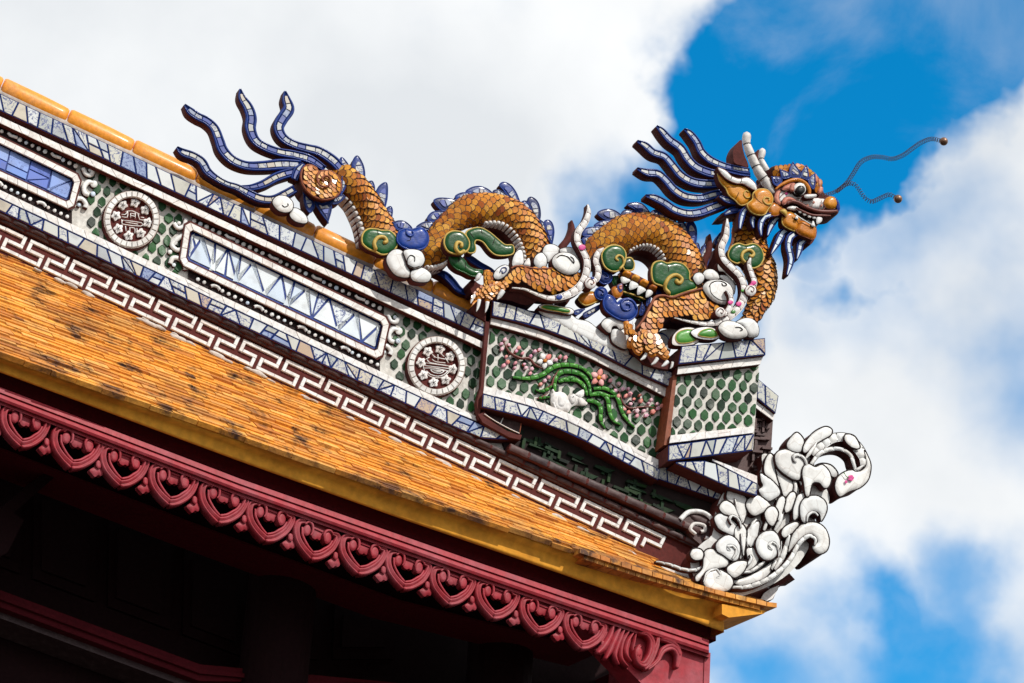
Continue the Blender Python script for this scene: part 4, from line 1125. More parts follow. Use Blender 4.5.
# wing wall behind it
wp = thing('wing_pier', 'dark brick lattice wing standing behind the square end pier, with short blue and white cornice', 'pier', (764, 430), -.2)
mb = MB(); slab(mb, [(735, 372), (760, 386), (773, 414), (773, 420), (771, 452), (757, 480), (727, 500), (700, 470)], .02, .3, 'brick'); mb.build('wing_core', wp)
mb = MB(); mosaic(mb, [(757, 378), (778.5, 396)], [(757, 398), (775.5, 413.5)], .10, t=.3, step=(9, 12)); mb.build('mosaic_cornice', wp)
mb = MB(); trimband(mb, [(754, 399.5), (774.5, 415)], [(754, 407), (773, 421)], .08, t=.2); mb.build('white_trim', wp)
mb = MB(); mosaic(mb, [(676, 462), (710, 460.5), (757, 484)], [(676, 463.5), (728, 487), (757, 496)], .17, t=.3, step=(9, 15)); mb.build('mosaic_base', wp)
mb = MB(); trimband(mb, [(712, 459), (757, 476)], [(712, 461), (757, 484)], .15, t=.2); mb.build('white_trim', wp)
mb = MB(); rr = random.Random(4)
for i in range(34):
    x, y = rr.uniform(752, 768), rr.uniform(412, 472)
    if rr.random() < .5: q = [(x, y), (x+2.2, y), (x+1.6, y+11), (x-.6, y+11)]
    else: q = [(x-4, y), (x+6, y+1), (x+6, y+3.2), (x-4, y+2.2)]
    slab(mb, q, .03+rr.uniform(0, .03), .03, 'brick')
mb.build('brick_lattice', wp)

# ================================================================== corner finial
fi = thing('corner_finial', 'upcurled white porcelain flame scroll standing on the roof corner', 'finial', (730, 590), .1)
F1, F2, F3 = Z(670, 420), Z(670, 510), Z(740, 420)
mb = MB(); dF = .10
slab(mb, [(697,583),(690,560),(700,545),(712,535),(714,520),(716,510),(722,495),(733,484),(742,500),(748,490),(757,478),(762,466),(762,455),(768,454),(775,456),(800,440),(812,455),(816,470),(828,492),(828,505),(815,520),(826,530),(829,548),(822,553),(812,545),(800,562),(783,578),(760,590),(735,597),(712,592)], dF, .26, 'white', 'maroon', smooth=True, n=3)
slab(mb, F2([(640,500),(760,400),(800,445),(745,450),(735,470),(700,480),(660,570),(600,585),(400,560),(380,500)]), dF-.12, .1, 'maroon', 'maroon')
slab(mb, F2([(580,570),(600,535),(640,505),(700,480),(690,510),(655,570),(620,582)]), dF-.10, .05, 'trim', 'maroon')
mb.build('scroll_body', fi)
def lobe(Zf, pts, d=0.03, h=.014, nm='scroll_petal', mat='white', seg=0, t=.08):
    mb = MB(); q = Zf(pts); q = np.array(q); c_ = q.mean(0); v_ = q-c_; q = c_+v_*(1+1.0/np.maximum(3, np.hypot(*v_.T)))[:, None]
    d = d*.6; t = t*.5
    blob(mb, [tuple(x) for x in q], dF+d, t, h*.8, mat, 'maroon', rim='dark', rw=1.35, n=5, rimh=.003)
    return mb.build(nm, fi)
def rib(Zf, pts, d=.05, w_=None, nm='scroll_stem', n_=0, t=.09, h=.007):
    mb = MB(); d = d*.6; t = t*.5; dd_ = dF+d
    a = pathuv(Zf(pts), dd_, 7)
    sweep(mb, a, [(-1.06, -t), (-1.06, 0), (-1.0, .003), (-.92, .001), (.92, .001), (1, .003), (1.06, 0), (1.06, -t)], dd_, ['maroon', 'dark', 'dark', 'white', 'dark', 'dark', 'maroon', 'maroon'])
    L_ = sum(np.hypot(*(a[i+1]-a[i])[:2]) for i in range(len(a)-1)); m_ = n_ or max(1, int(L_/.07))
    b = [q*np.array([1, 1, .86]) for q in a]
    lumps(mb, b, [i/m_ for i in range(m_+1)], dd_+.001, h, 'white', gap=.0015)
    return mb.build(nm, fi)
# big curl at the top: outer band, inner band and drooping bulb
rib(F3, [(455,215,60),(520,150,90),(600,115,66),(680,115,70),(745,170,90),(790,240,80),(800,300,70)], .05, n_=9, t=.2)
lobe(F3, [(610,420),(625,370),(660,340),(710,325),(760,330),(800,290),(790,200),(815,240),(832,300),(815,380),(765,430),(700,455),(645,488),(620,465)], .055, .02, t=.2)
rib(F3, [(450,290,22),(510,215,30),(585,185,30),(655,190,30),(710,230,32),(728,285,30),(745,318,26),(790,290,14)], .07, n_=7, t=.12)
lobe(F3, [(680,95),(730,110),(762,165),(745,182),(705,165),(672,130)], .075, .012)
lobe(F3, [(405,200),(415,150),(470,85),(540,47),(582,65),(575,100),(520,130),(470,165),(430,205)], .06, .014, t=.16)
lobe(F3, [(303,150),(330,110),(362,85),(395,115),(405,150),(390,195),(350,205),(310,185)], .05, .016, t=.16)
lobe(F3, [(225,240),(245,205),(290,193),(335,210),(380,225),(425,280),(395,325),(380,375),(340,378),(280,340),(240,300)], .06, .022)
rib(F3, [(428,300,20),(415,255,26),(380,225,26),(345,230,24),(345,262,16),(362,268,10)], .085, n_=2)
lobe(F3, [(400,345),(410,300),(440,285),(480,305),(520,290),(560,325),(578,380),(560,428),(530,432),(500,400),(465,405),(445,480),(420,478),(410,400)], .08, .018)
lobe(F3, [(485,295),(530,282),(580,295),(620,340),(600,365),(560,340),(520,300)], -.02, .012, t=.1)
rib(F3, [(420,245,14),(455,200,26),(490,145,10)], .075, n_=1)
lobe(F3, [(160,340),(158,280),(180,225),(205,225),(218,260),(225,330),(250,400),(235,440),(200,380)], .03, .012)
lobe(F3, [(130,345),(165,365),(205,395),(245,440),(250,475),(220,500),(180,515),(140,485),(122,445),(148,425),(135,395)], .045, .018)
lobe(F3, [(225,300),(270,355),(320,385),(335,420),(320,470),(280,485),(262,430),(240,370)], .035, .012)
rib(F3, [(345,385,30),(355,430,30),(350,480,20)], .04, n_=1); rib(F3, [(385,390,24),(405,430,26),(400,470,20)], .045, n_=1)
lobe(F3, [(40,540),(65,500),(105,485),(145,505),(190,545),(180,575),(140,590),(95,610),(60,590)], .05, .016)
lobe(F3, [(160,600),(185,562),(220,562),(240,600),(225,650),(205,675),(175,650)], .06, .014)
lobe(F3, [(230,560),(245,510),(270,492),(288,515),(275,560),(250,640),(232,610)], .05, .012)
lobe(F3, [(292,520),(320,470),(350,472),(352,520),(325,570),(295,590),(285,560)], .045, .012)
lobe(F3, [(355,530),(370,485),(405,472),(428,492),(405,540),(385,600),(345,640),(340,580)], .055, .014)
lobe(F3, [(385,570),(400,520),(440,492),(495,492),(540,525),(550,575),(530,625),(512,645),(500,600),(470,585),(440,605),(425,655),(395,640)], .07, .02)
rib(F3, [(428,650,10),(435,610,18),(470,590,20),(500,612,14)], .09, n_=1)
# lower half
lobe(F2, [(550,225),(565,175),(600,145),(650,138),(685,165),(700,215),(690,270),(655,310),(610,318),(570,285)], .08, .022)
rib(F2, [(695,300,8),(692,250,16),(670,212,18),(640,210,16),(632,240,10),(655,255,6)], .1, n_=1)
lobe(F2, [(760,270),(775,190),(805,130),(860,90),(930,85),(985,120),(1012,190),(1000,255),(955,280),(920,262),(905,225),(935,200),(900,165),(860,180),(810,220)], .06, .022, t=.16)
rib(F2, [(925,225,12),(930,190,24),(900,165,28),(860,180,30),(820,225,30),(770,315,32),(700,390,32),(610,450,32),(500,490,30),(400,495,20)], .085, n_=12, t=.14)
lobe(F2, [(715,150),(735,110),(790,80),(820,90),(800,130),(770,150),(735,175)], .06, .012)
lobe(F2, [(418,180),(415,130),(445,92),(475,110),(490,160),(480,220),(470,285),(445,310),(440,240)], .05, .012)
lobe(F2, [(498,180),(500,125),(545,80),(570,85),(565,130),(550,190),(520,235),(500,215)], .055, .012)
lobe(F2, [(295,225),(320,190),(365,165),(410,182),(440,225),(442,275),(425,318),(385,318),(340,285),(305,265)], .075, .016)
rib(F2, [(400,312,14),(425,270,22),(410,235,22),(375,228,18),(370,252,10),(388,258,6)], .09, n_=1)
lobe(F2, [(488,265),(515,238),(548,262),(565,305),(545,350),(500,385),(470,395),(500,340)], .05, .014)
rib(F2, [(470,360,14),(505,340,20),(520,305,20),(512,285,10)], .08, n_=1)
lobe(F2, [(368,370),(400,345),(440,330),(488,335),(465,395),(415,430),(375,405)], .085, .016)
lobe(F2, [(212,440),(235,400),(290,382),(340,398),(385,430),(398,470),(370,512),(320,518),(260,510),(222,480)], .09, .022)
rib(F2, [(215,460,8),(235,405,14),(285,378,16),(318,398,14),(318,430,12),(290,435,8)], .105, n_=1)
lobe(F2, [(215,300),(225,265),(260,252),(300,270),(345,290),(372,325),(355,362),(310,372),(250,390),(205,440),(170,455),(165,420),(210,370)], .06, .018)
lobe(F2, [(132,280),(150,252),(190,255),(212,285),(200,312),(165,318),(140,305)], .06, .014)
lobe(F2, [(405,455),(470,432),(560,395),(650,330),(660,350),(620,420),(540,465),(450,482)], .03, .014)
rib(F2, [(450,405,12),(520,390,22),(580,350,22),(610,325,14)], .06, n_=3)
rib(F2, [(765,150,16),(745,230,34),(715,310,34),(670,380,20)], .06, n_=3)
rib(F2, [(710,200,14),(700,260,30),(680,320,30),(650,380,18)], .05, n_=3)
rib(F2, [(455,150,10),(460,220,16),(470,290,10)], .07, n_=1)
rib(F2, [(555,60,16),(520,100,20),(495,190,22),(500,240,12)], .055, n_=2)
rib(F2, [(640,20,24),(620,80,26),(600,130,20)], .05, n_=1); rib(F2, [(720,10,24),(700,80,30),(670,130,18)], .05, n_=1); rib(F2, [(810,30,24),(790,70,26)], .05, n_=1)
# left, upper
lobe(F1, [(362,490),(375,440),(405,415),(430,440),(445,470),(480,500),(492,550),(480,620),(462,660),(435,630),(420,570),(400,540),(375,520)], .04, .014)
lobe(F1, [(318,570),(330,535),(360,520),(400,545),(430,590),(445,640),(410,640),(380,610),(345,600)], .055, .014)
lobe(F1, [(285,630),(320,600),(360,610),(400,650),(440,690),(420,740),(360,720),(310,690)], .045, .016)
rib(F1, [(395,670,8),(380,635,16),(400,612,18),(440,640,20),(455,690,12)], .08, n_=1)
rib(F1, [(415,500,10),(430,580,18),(460,650,10)], .06, n_=1)
# long tongue running left along the roof edge
rib(F2, [(-90,330,14),(0,350,22),(80,378,24),(150,385,24),(205,365,22),(215,330,16),(195,318,8)], .03, n_=7, t=.05)
mb = MB(); slab(mb, F2([(-60,360),(0,370),(100,400),(155,420),(160,440),(110,445),(0,395)]), dF-.04, .06, 'trim', 'maroon'); mb.build('scroll_base', fi)
mb = MB(); hx_, hy_ = F3([(710, 370)])[0]
for a in range(5): blob(mb, [(hx_+1.6*math.cos(a*1.257)+1.7*math.cos(t_), hy_+1.6*math.sin(a*1.257)+1.6*math.sin(t_)) for t_ in np.arange(0, 6.28, 1)], dF+.0535, .003, .001, 'pinkp', 'pinkp', n=1)
blob(mb, F3([(672,390),(680,385),(688,392),(685,402),(675,404)]), dF+.0525, .003, .001, 'pinkp', 'pinkp')
rope(mb, F3([(665,335),(680,360),(700,372)]), .8, dF+.054, 'leaf')
mb.build('painted_rose', fi)
# ================================================================== dragon
frame(RP)
dr = thing('dragon_statue', 'glazed ochre dragon writhing along the ridge with blue flame mane and tail', 'dragon', (600, 330), .0)
K = lambda *a: Z(*a)
T1, T2, T3, T4, T5, T6, T7, T8, T11 = Z(170,80), Z(170,130), Z(290,150), Z(380,180), Z(450,200), Z(560,190), Z(560,260), Z(660,210), Z(660,260)
H1, H2, H3 = Z(630,115), Z(730,125,8.533), Z(730,175,6.442)
def flame(Zf, pts, d=.05, t=.045, nm='tail_flame', mat='china_deep', par=None, rimf=.225, rimm='blue', side='maroon', tiles_=True, wmul=1.0, seg=9):
    mb = MB(); q = Zf(pts); q = [(p[0], p[1], (p[2] if len(p) > 2 else 8)*wmul) for p in q]
    a = pathuv(q, d, 7); i_ = 1-2*rimf
    sweep(mb, a, [(-1, -t), (-1, 0), (-.86, .006), (-i_-.04, .006), (-i_, .001), (i_, .001), (i_+.04, .006), (.86, .006), (1, 0), (1, -t)], d,
          [side, rimm, rimm, rimm, 'navy', rimm, rimm, rimm, side, side])
    if tiles_:
        rs, L_ = resample(a, .006); n_ = max(2, int(L_/(seg*PX))); cuts = [0.04]; 
        for i in range(1, n_): cuts.append(.04+.94*(i+random.uniform(-.15, .15))/n_)
        cuts.append(.98)
        s = np.concatenate([[0], np.cumsum(np.hypot(*(rs[1:, :2]-rs[:-1, :2]).T))]); s /= s[-1]
        def at(x, sd, k=.86):
            p = np.array([np.interp(x, s, rs[:, j]) for j in range(3)]); e = .01
            p0 = np.array([np.interp(x-e, s, rs[:, j]) for j in range(2)]); p1 = np.array([np.interp(x+e, s, rs[:, j]) for j in range(2)])
            t_ = (p1-p0)/(np.hypot(*(p1-p0))+1e-9); return p[:2]+np.array([-t_[1], t_[0]])*sd*p[2]/2*i_*k
        for c0, c1 in zip(cuts[:-1], cuts[1:]):
            if (c1-c0)*L_ < .01: continue
            m_ = (c0+c1)/2
            poly = [at(c0, 1), at(m_, 1), at(c1, 1), at(c1, -1), at(m_, -1), at(c0, -1)]
            if abs(np.hypot(*(poly[1]-poly[4]))) < .008: continue
            tile(mb, poly, d+.0005, .004, mat, inset=.0016)
    return mb.build(nm, par or dr)
# ---- tail flames
flame(T1, [(92,158,14),(130,200,58),(180,235,60),(235,262,62),(285,310,66),(315,385,70),(340,450,74),(400,512,70),(490,548,66),(600,550,72),(720,540,78),(840,545,70)], .055)
flame(T1, [(448,58,12),(462,115,56),(500,175,74),(520,240,76),(515,310,76),(545,385,70),(610,430,64),(700,462,62),(800,480,64),(900,510,64),(990,570,44)], .045)
flame(T1, [(735,72,14),(745,125,64),(760,185,78),(722,245,76),(695,305,74),(725,370,70),(800,415,62),(890,440,66),(960,460,74),(1050,520,80),(1110,590,70)], .03)
flame(T2, [(42,112,20),(85,145,60),(150,168,62),(205,205,64),(238,262,62),(290,305,48),(360,345,44),(430,368,50),(500,405,60),(580,440,62),(660,445,60),(735,412,58),(800,375,54)], .06)
flame(T2, [(440,362,12),(520,368,44),(600,345,56),(680,302,62),(760,276,62),(840,262,50)], .055)
flame(T2, [(855,215,20),(815,260,54),(795,320,50)], .06)
# ---- tail scroll of scales with brown rims
def scale_at(mb, c, T_, Bn, Nn, a, mat='ochre', lift=.004, tilt=.3):
    """one flat rounded overlapping scale: c world centre, T_ direction of its free end"""
    vs = []; n_ = 10; tw = random.uniform(-.12, .12); T_, Bn = T_*math.cos(tw)+Bn*math.sin(tw), Bn*math.cos(tw)-T_*math.sin(tw)
    a = a*1.22; tilt = tilt*random.uniform(.8, 1.25); roll = random.uniform(-.1, .1)
    for i in range(n_):
        t_ = 2*math.pi*i/n_; x, y = math.cos(t_), math.sin(t_)
        vs.append(c+T_*(a*1.05*x)+Bn*(a*y*.93)+Nn*(.001+tilt*a*.55*(x+.45)+roll*a*y))
    top = [c+(v-c)*.86+Nn*.0016 for v in vs]
    low = [v-Nn*.005 for v in vs]
    fs = [tuple(n_+i for i in range(n_))]+[(i, (i+1) % n_, n_+(i+1) % n_, n_+i) for i in range(n_)]+[(i, (i+1) % n_, 2*n_+(i+1) % n_, 2*n_+i) for i in range(n_)]
    mb.add(vs+top+low, fs, [mat]+['scaleedge']*(2*n_) if mat == 'ochre' else mat, False)
def scaled(mb, pts, d, t, h, dirpx, a=.019, step=.030, base='ochrebase', mat='ochre', smooth=True, Rr=None):
    P = poly_px(pts, d, 4, smooth); hf = pillow(mb, P, d, t, h, Rr, base, 'maroon')
    Pn = np.array([tuple(p)[:2] for p in P]); mn, mxx = Pn.min(0), Pn.max(0)
    T2_ = np.array([dirpx[0], -dirpx[1]], float); T2_ /= np.hypot(*T2_); B2 = np.array([-T2_[1], T2_[0]])
    c = (mn+mxx)/2; Rm = np.hypot(*(mxx-mn))/2; k = 0; y = -Rm
    todo = []
    while y < Rm:
        x = -Rm+(step/2 if k % 2 else 0)
        while x < Rm:
            p = c+T2_*y+B2*x
            if inside(Pn, *p): todo.append(p)
            x += step
        y += step*.74; k += 1
    todo = np.array(todo); dd_ = dist_np(Pn, todo); 
    for p, di in zip(todo, dd_):
        if di < a*.45: continue
        z = hf(*p); e = .004
        gx = (hf(p[0]+e, p[1])-hf(p[0]-e, p[1]))/(2*e); gy = (hf(p[0], p[1]+e)-hf(p[0], p[1]-e))/(2*e)
        gx, gy = max(-1, min(1, gx)), max(-1, min(1, gy))
        Nn = (CUR[0].N-CUR[0].U*gx-CUR[0].V*gy).normalized()
        T_ = CUR[0].U*T2_[0]+CUR[0].V*T2_[1]; T_ = (T_-Nn*T_.dot(Nn)).normalized(); Bn = Nn.cross(T_)
        s = min(1, .6+di/(a*2))
        scale_at(mb, W(p[0], p[1], z), T_, Bn, Nn, a*s*random.uniform(.93, 1.05), mat)
    return P, hf
mb = MB()
q_ = T3([(70,180),(80,125),(115,98),(155,108),(185,140),(225,133),(275,145),(315,190),(324,250),(292,298),(220,318),(150,297),(95,245)])
scaled(mb, q_, .085, .12, .02, (-.6, 1), a=.016, step=.025); 
rope(mb, q_, 2.6, .092, 'rust', closed=True)
rope(mb, T3([(185,140),(172,180),(190,222),(230,235),(258,212),(255,178),(225,165),(205,185),(218,205)]), 2.2, .112, 'rust')
mb.build('tail_scroll', dr)
def fin(Zf, pts, d=.02, t=.04, nm='spine_fin', mat='china_deep', rim='blue', rw=1.5, par=None, h=.003):
    """pointed leaf: cobalt rim and field with cut china pieces set into it"""
    mb = MB(); q = np.array(Zf(pts)); c = q.mean(0); i = int(np.argmax(np.hypot(*(q-c).T)))
    tip = q[i]+(q[i]-c)*.10; qq = [tuple(x) for x in q[:i]]+[tuple(tip), tuple(tip)]+[tuple(x) for x in q[i+1:]]
    P, hf = blob(mb, qq, d, t, h, 'blue', 'maroon', rim=rim, rw=rw, n=5)
    Pn = np.array([tuple(p)[:2] for p in P]); c = Pn.mean(0); I = c+(Pn-c)*.60; keep = [I[0]]
    for p in I[1:]:
        if np.hypot(*(p-keep[-1])) > .0035: keep.append(p)
    I = np.array(keep); k_ = int(np.argmax(np.hypot(*(I-c).T))); ax = I[k_]-c; ax /= np.hypot(*ax)+1e-9; bx = np.array([-ax[1], ax[0]])
    pr = (I-c)@ax; lo, hi = pr.min(), pr.max(); cuts = [lo, lerp(lo, hi, random.uniform(.3, .42)), lerp(lo, hi, random.uniform(.6, .72)), hi] if hi-lo > .05 else [lo, lerp(lo, hi, .5), hi]
    for a, b in zip(cuts[:-1], cuts[1:]):
        reg = [c+ax*a-bx*.2, c+ax*b-bx*.2, c+ax*b+bx*.2, c+ax*a+bx*.2]
        cc = clip([tuple(x) for x in reg], I) if False else clip([tuple(x) for x in I], reg)
        if len(cc) > 2:
            k2 = [cc[0]]
            for p in cc[1:]:
                if np.hypot(*(p-k2[-1])) > .004: k2.append(p)
            if len(k2) > 2: tile(mb, k2, d+h*.5, .004, mat, inset=.0009)
    return mb.build(nm, par or dr)
for pts in ([(90,280),(110,298),(148,335),(155,365),(125,402),(95,350)], [(160,330),(200,345),(242,332),(265,370),(240,452),(200,405)], [(255,320),(290,305),(335,288),(345,303),(312,338),(268,345)], [(335,170),(358,195),(350,245),(326,282),(328,220)]):
    fin(T3, pts, .05, .06, 'tail_leaf')
# ---- body
def body(Zf, pairs, dc=0.0, flat=.72, nm='body', n=5, a=.0205, step=.0335, phi=(-105, 105), rdir=1, d_u=0.0, sub=None):
    A = U(Zf([p[0] for p in pairs]), dc); B = U(Zf([p[1] for p in pairs]), dc)
    A = cr_(A, n); B = cr_(B, n)
    C = [(x+y)/2 for x, y in zip(A, B)]; H = [(x-y)/2 for x, y in zip(A, B)]
    if sub: sub(C, H)
    s = np.concatenate([[0], np.cumsum([np.hypot(*(C[i+1]-C[i])) for i in range(len(C)-1)])])
    Ca, Ha = np.array(C), np.array(H)
    def S(x, th):
        c = np.array([np.interp(x, s, Ca[:, j]) for j in range(2)]); h = np.array([np.interp(x, s, Ha[:, j]) for j in range(2)])
        r = np.hypot(*h); p = c+h*math.sin(th) ; return W(p[0], p[1], dc+math.cos(th)*r*flat), r
    mb = MB(); n_ = 24; k = len(C)
    vs = []
    for i in range(k):
        for j in range(n_): vs.append(S(s[i], 2*math.pi*j/n_)[0])
    fs = [(i*n_+j, i*n_+(j+1) % n_, (i+1)*n_+(j+1) % n_, (i+1)*n_+j) for i in range(k-1) for j in range(n_)]+[tuple(range(n_)), tuple((k-1)*n_+j for j in range(n_))]
    mb.add(vs, fs, 'ochrebase', True)
    x = step*.4; row = 0
    rows_ = []
    while x < s[-1]-.004: rows_.append(x); x += step*.70
    if rdir > 0: rows_ = rows_
    for row, x in enumerate(rows_):
        _, r = S(x, 0); m_ = max(3, int((phi[1]-phi[0])/57.3*r*.92/step))
        for j in range(m_+1):
            th = R_(phi[0]+(phi[1]-phi[0])*(j+(.5 if row % 2 else 0))/m_)
            if th > R_(phi[1]): continue
            p, r = S(x, th); p1, _ = S(min(x+.004, s[-1]), th); p0, _ = S(max(x-.004, 0), th); q1, _ = S(x, th+.05); q0, _ = S(x, th-.05)
            T_ = (p1-p0).normalized(); Bv = (q1-q0).normalized(); Nn = T_.cross(Bv).normalized()
            cc = W(*(np.array([np.interp(x, s, Ca[:, 0]), np.interp(x, s, Ca[:, 1])])), dc)
            if Nn.dot(p-cc) < 0: Nn = -Nn
            T_ = (T_-Nn*T_.dot(Nn)).normalized()*rdir
            scale_at(mb, p, T_, Nn.cross(T_), Nn, a*random.uniform(.92, 1.06), 'ochre', tilt=.46)
    return mb.build(nm, dr), A, B
def edgeline(A, d=.0, w_=1.5, mat='rust', nm='spine_ridge', off_=0):
    mb = MB(); b = [(p[0], p[1], w_*PX) for p in A]; sweep(mb, b, ROUND, d, mat); return mb.build(nm, dr)
# tail length (tapering)
bt_, A, B = body(T3, [((250,160),(290,250)), ((325,112),(345,300)), ((395,138),(398,350)), ((467,198),(435,410)), ((538,290),(465,470)), ((598,385),(490,525)), ((650,460),(515,580)), ((700,530),(560,640))], 0.0, phi=(-100, 100))
edgeline(A[5:], .02)
mb = MB(); lumps(mb, pathuv(T3([(340,305,30),(385,350,38),(420,415,42),(447,480,44),(462,545,42),(470,600,40)]), .01, 6), [i/9 for i in range(10)], .0, .03, 'trim', back=.05)
sweep(mb, pathuv(T3([(340,305,34),(385,350,42),(420,415,46),(447,480,48),(462,545,46),(470,600,44)]), .0, 6), [(-1,-.06),(-1,0),(1,0),(1,-.06)], .0, 'maroon'); mb.build('belly_plates', dr)
for pts in ([(315,100),(320,62),(335,50),(368,88),(372,115)], [(405,140),(400,80),(430,38),(465,90),(478,150),(470,192)], [(500,215),(525,200),(540,235),(538,272)], [(550,300),(570,235),(618,212),(622,300),(605,365)], [(612,390),(640,362),(655,385),(648,435)]):
    fin(T3, pts, .0)
# hump one
b1, A, B = body(T4, [((275,560),(350,570)), ((268,500),(425,520)), ((290,390),(428,440)), ((345,295),(460,350)), ((430,200),(530,305)), ((520,122),(600,285)), ((620,98),(660,280)), ((720,100),(722,278)), ((810,122),(778,292)), ((890,160),(828,328)), ((960,220),(868,378)), ((1015,300),(898,432)), ((1052,370),(918,490)), ((1065,440),(935,550)), ((1050,540),(950,610)), ((1020,620),(960,660))], 0.0)
edgeline(A[15:58], .02)
mb = MB(); pl = T4([(650,292,30),(720,288,42),(785,305,46),(838,350,46),(876,405,46),(898,465,46),(912,540,42),(915,600,40)])
lumps(mb, pathuv(pl, .0, 6), [i/17 for i in range(18)], .0, .04, 'trim', back=.06); sweep(mb, pathuv(pl, .0, 6), [(-1.08,-.10),(-1.08,-.01),(1.08,-.01),(1.08,-.10)], .0, 'maroon'); mb.build('belly_plates', dr)
mb = MB(); pl = T4([(285,560,28),(340,562,34),(400,545,36),(440,515,28)])
lumps(mb, pathuv(pl, .06, 6), [i/7 for i in range(8)], .05, .03, 'trim', back=.05); sweep(mb, pathuv(pl, .05, 6), [(-1.08,-.10),(-1.08,-.01),(1.08,-.01),(1.08,-.10)], .05, 'maroon'); mb.build('belly_plates', dr)
for pts in ([(345,140),(370,118),(430,118),(498,135),(440,182),(395,195)], [(305,240),(340,205),(412,203),(375,245),(350,268),(312,264)], [(485,102),(530,82),(592,88),(560,112),(520,130),(490,125)], [(550,75),(590,48),(640,42),(690,60),(728,98),(640,100),(590,92)],
            [(725,72),(760,65),(812,98),(822,122),(770,110),(735,98)], [(765,35),(788,15),(830,30),(870,80),(895,155),(850,135),(815,100),(788,62)], [(905,150),(930,135),(960,170),(972,218),(935,198)], [(945,130),(965,110),(1000,130),(1020,170),(1026,230),(1010,275),(975,222),(958,170)],
            [(235,300),(285,270),(345,275),(320,320),(265,310)]):
    fin(T4, pts, .0)
for pts in ([(575,130),(600,150),(612,205),(590,185)], [(605,140),(632,130),(656,155),(665,210),(650,278),(625,240),(608,190)]): fin(T5, pts, .0)
# hump two
b2, A, B = body(T6, [((140,440),(200,520)), ((168,350),(245,450)), ((220,290),(310,430)), ((290,235),(372,415)), ((370,182),(425,400)), ((460,164),(475,380)), ((550,160),(535,365)), ((640,185),(602,382)), ((720,225),(642,425)), ((790,290),(672,480)), ((850,372),(712,540)), ((893,450),(760,600)), ((912,530),(790,660)), ((900,620),(790,730))], 0.0)
edgeline(A[5:60], .02)
mb = MB(); pl = T6([(425,410,24),(455,385,38),(500,368,42),(550,368,44),(600,388,44),(640,428,42),(655,470,36)])
lumps(mb, pathuv(pl, .0, 6), [i/12 for i in range(13)], .0, .04, 'trim', back=.06); sweep(mb, pathuv(pl, .0, 6), [(-1.08,-.12),(-1.08,-.01),(1.08,-.01),(1.08,-.12)], .0, 'maroon'); mb.build('belly_plates', dr)
for pts in ([(220,228),(260,202),(335,198),(305,238),(250,236)], [(240,150),(285,125),(345,130),(400,172),(335,195),(280,185)], [(145,290),(160,250),(210,238),(278,245),(235,290),(180,295)], [(145,310),(205,298),(200,325),(160,350)], [(395,148),(420,130),(480,140),(505,160),(440,172),(400,168)],
            [(430,95),(470,82),(530,92),(576,152),(520,162),(480,125)], [(582,148),(610,130),(660,165),(678,198),(620,180)], [(628,105),(652,90),(700,130),(740,200),(746,238),(695,205),(655,150)], [(755,215),(775,190),(810,240),(816,292),(782,272)], [(818,200),(840,190),(870,240),(873,310),(856,368),(826,320),(810,270)],
            [(865,352),(885,345),(896,400),(885,424)], [(890,420),(925,360),(951,410),(949,460),(925,508),(900,482)]):
    fin(T6, pts, .0)
# neck
nk, A, B = body(T8, [((600,735),(520,720)), ((645,672),(545,665)), ((700,595),(565,605)), ((726,520),(580,545)), ((732,440),(585,480)), ((718,355),(555,400)), ((684,285),(500,300)), ((664,210),(478,190)), ((664,130),(480,70)), ((700,60),(500,0)), ((760,20),(560,-60))], .02, rdir=-1)
mb = MB(); pl = T8([(668,175,20),(678,240,22),(702,300,24),(728,355,24),(740,440,24),(733,520,24),(705,595,24),(652,665,24),(612,708,22)])
lumps(mb, pathuv(pl, .02, 6), [i/26 for i in range(27)], .02, .02, 'white', back=.05); mb.build('belly_plates', dr)
mb = MB(); slab(mb, T8([(300,385),(330,310),(350,250),(380,260),(395,320),(400,400),(440,470),(430,560),(380,480)]), -.05, .06, 'maroon', smooth=True); mb.build('neck_back_plate', dr)  # maroon mortar spine plate behind the neck
fin(T8, [(352,205),(375,160),(400,140),(398,190),(385,230),(360,225)], -.02)
mb = MB(); rope(mb, T8([(485,50,18),(470,120,20),(462,200,18),(440,250,10)]), 3, .08, 'rust'); mb.build('neck_edge', dr)

# ---- scrolls (green, blue, white) on the body
def scroll(Zf, pts, d, mat='green', rim='yellow', hook=None, hm=None, nm='green_scroll', rw=2.0, h=.016, hw=2.4, t=.045, lines=(), Rr=None, side='maroon', par=None, hl=.002):
    mb = MB(); P, hf = blob(mb, Zf(pts), d, t, h, mat, side, rim=rim, rw=rw, n=6, Rr=Rr)
    if hook:
        hk = Zf(hook); on_surface(mb, hk, hw, hf, d, hm or rim, lift=hl)
    for l_ in lines: on_surface(mb, Zf(l_), .8, hf, d, 'dark', lift=.0)
    return mb.build(nm, par or dr)
scroll(T3, [(462,595),(465,540),(500,507),(555,508),(585,516),(640,520),(685,570),(680,622),(640,660),(590,670),(545,650),(500,632)], .12, hook=[(548,650),(533,605),(555,568),(595,565),(612,592),(590,602)], hw=4, lines=([(555,510),(562,560)],))
fin(T4, [(90,275),(120,262),(160,268),(202,305),(190,325),(110,320)], .06, nm='blue_leaf')
scroll(T4, [(110,370),(125,330),(165,314),(205,318),(260,305),(300,340),(308,390),(280,435),(220,448),(155,435),(115,402)], .13, 'bluelt', 'bluelt', hook=[(168,318),(165,350),(188,366),(208,352),(200,330)], nm='blue_scroll', rw=2.2, hw=2.0, lines=([(190,365),(188,390),(165,395)],))
scroll(T4, [(410,390),(425,350),(470,328),(530,340),(568,390),(565,440),(530,470),(490,475),(440,460),(415,425)], .14, hook=[(540,455),(505,472),(478,445),(488,408),(515,415),(512,440)], hw=4)
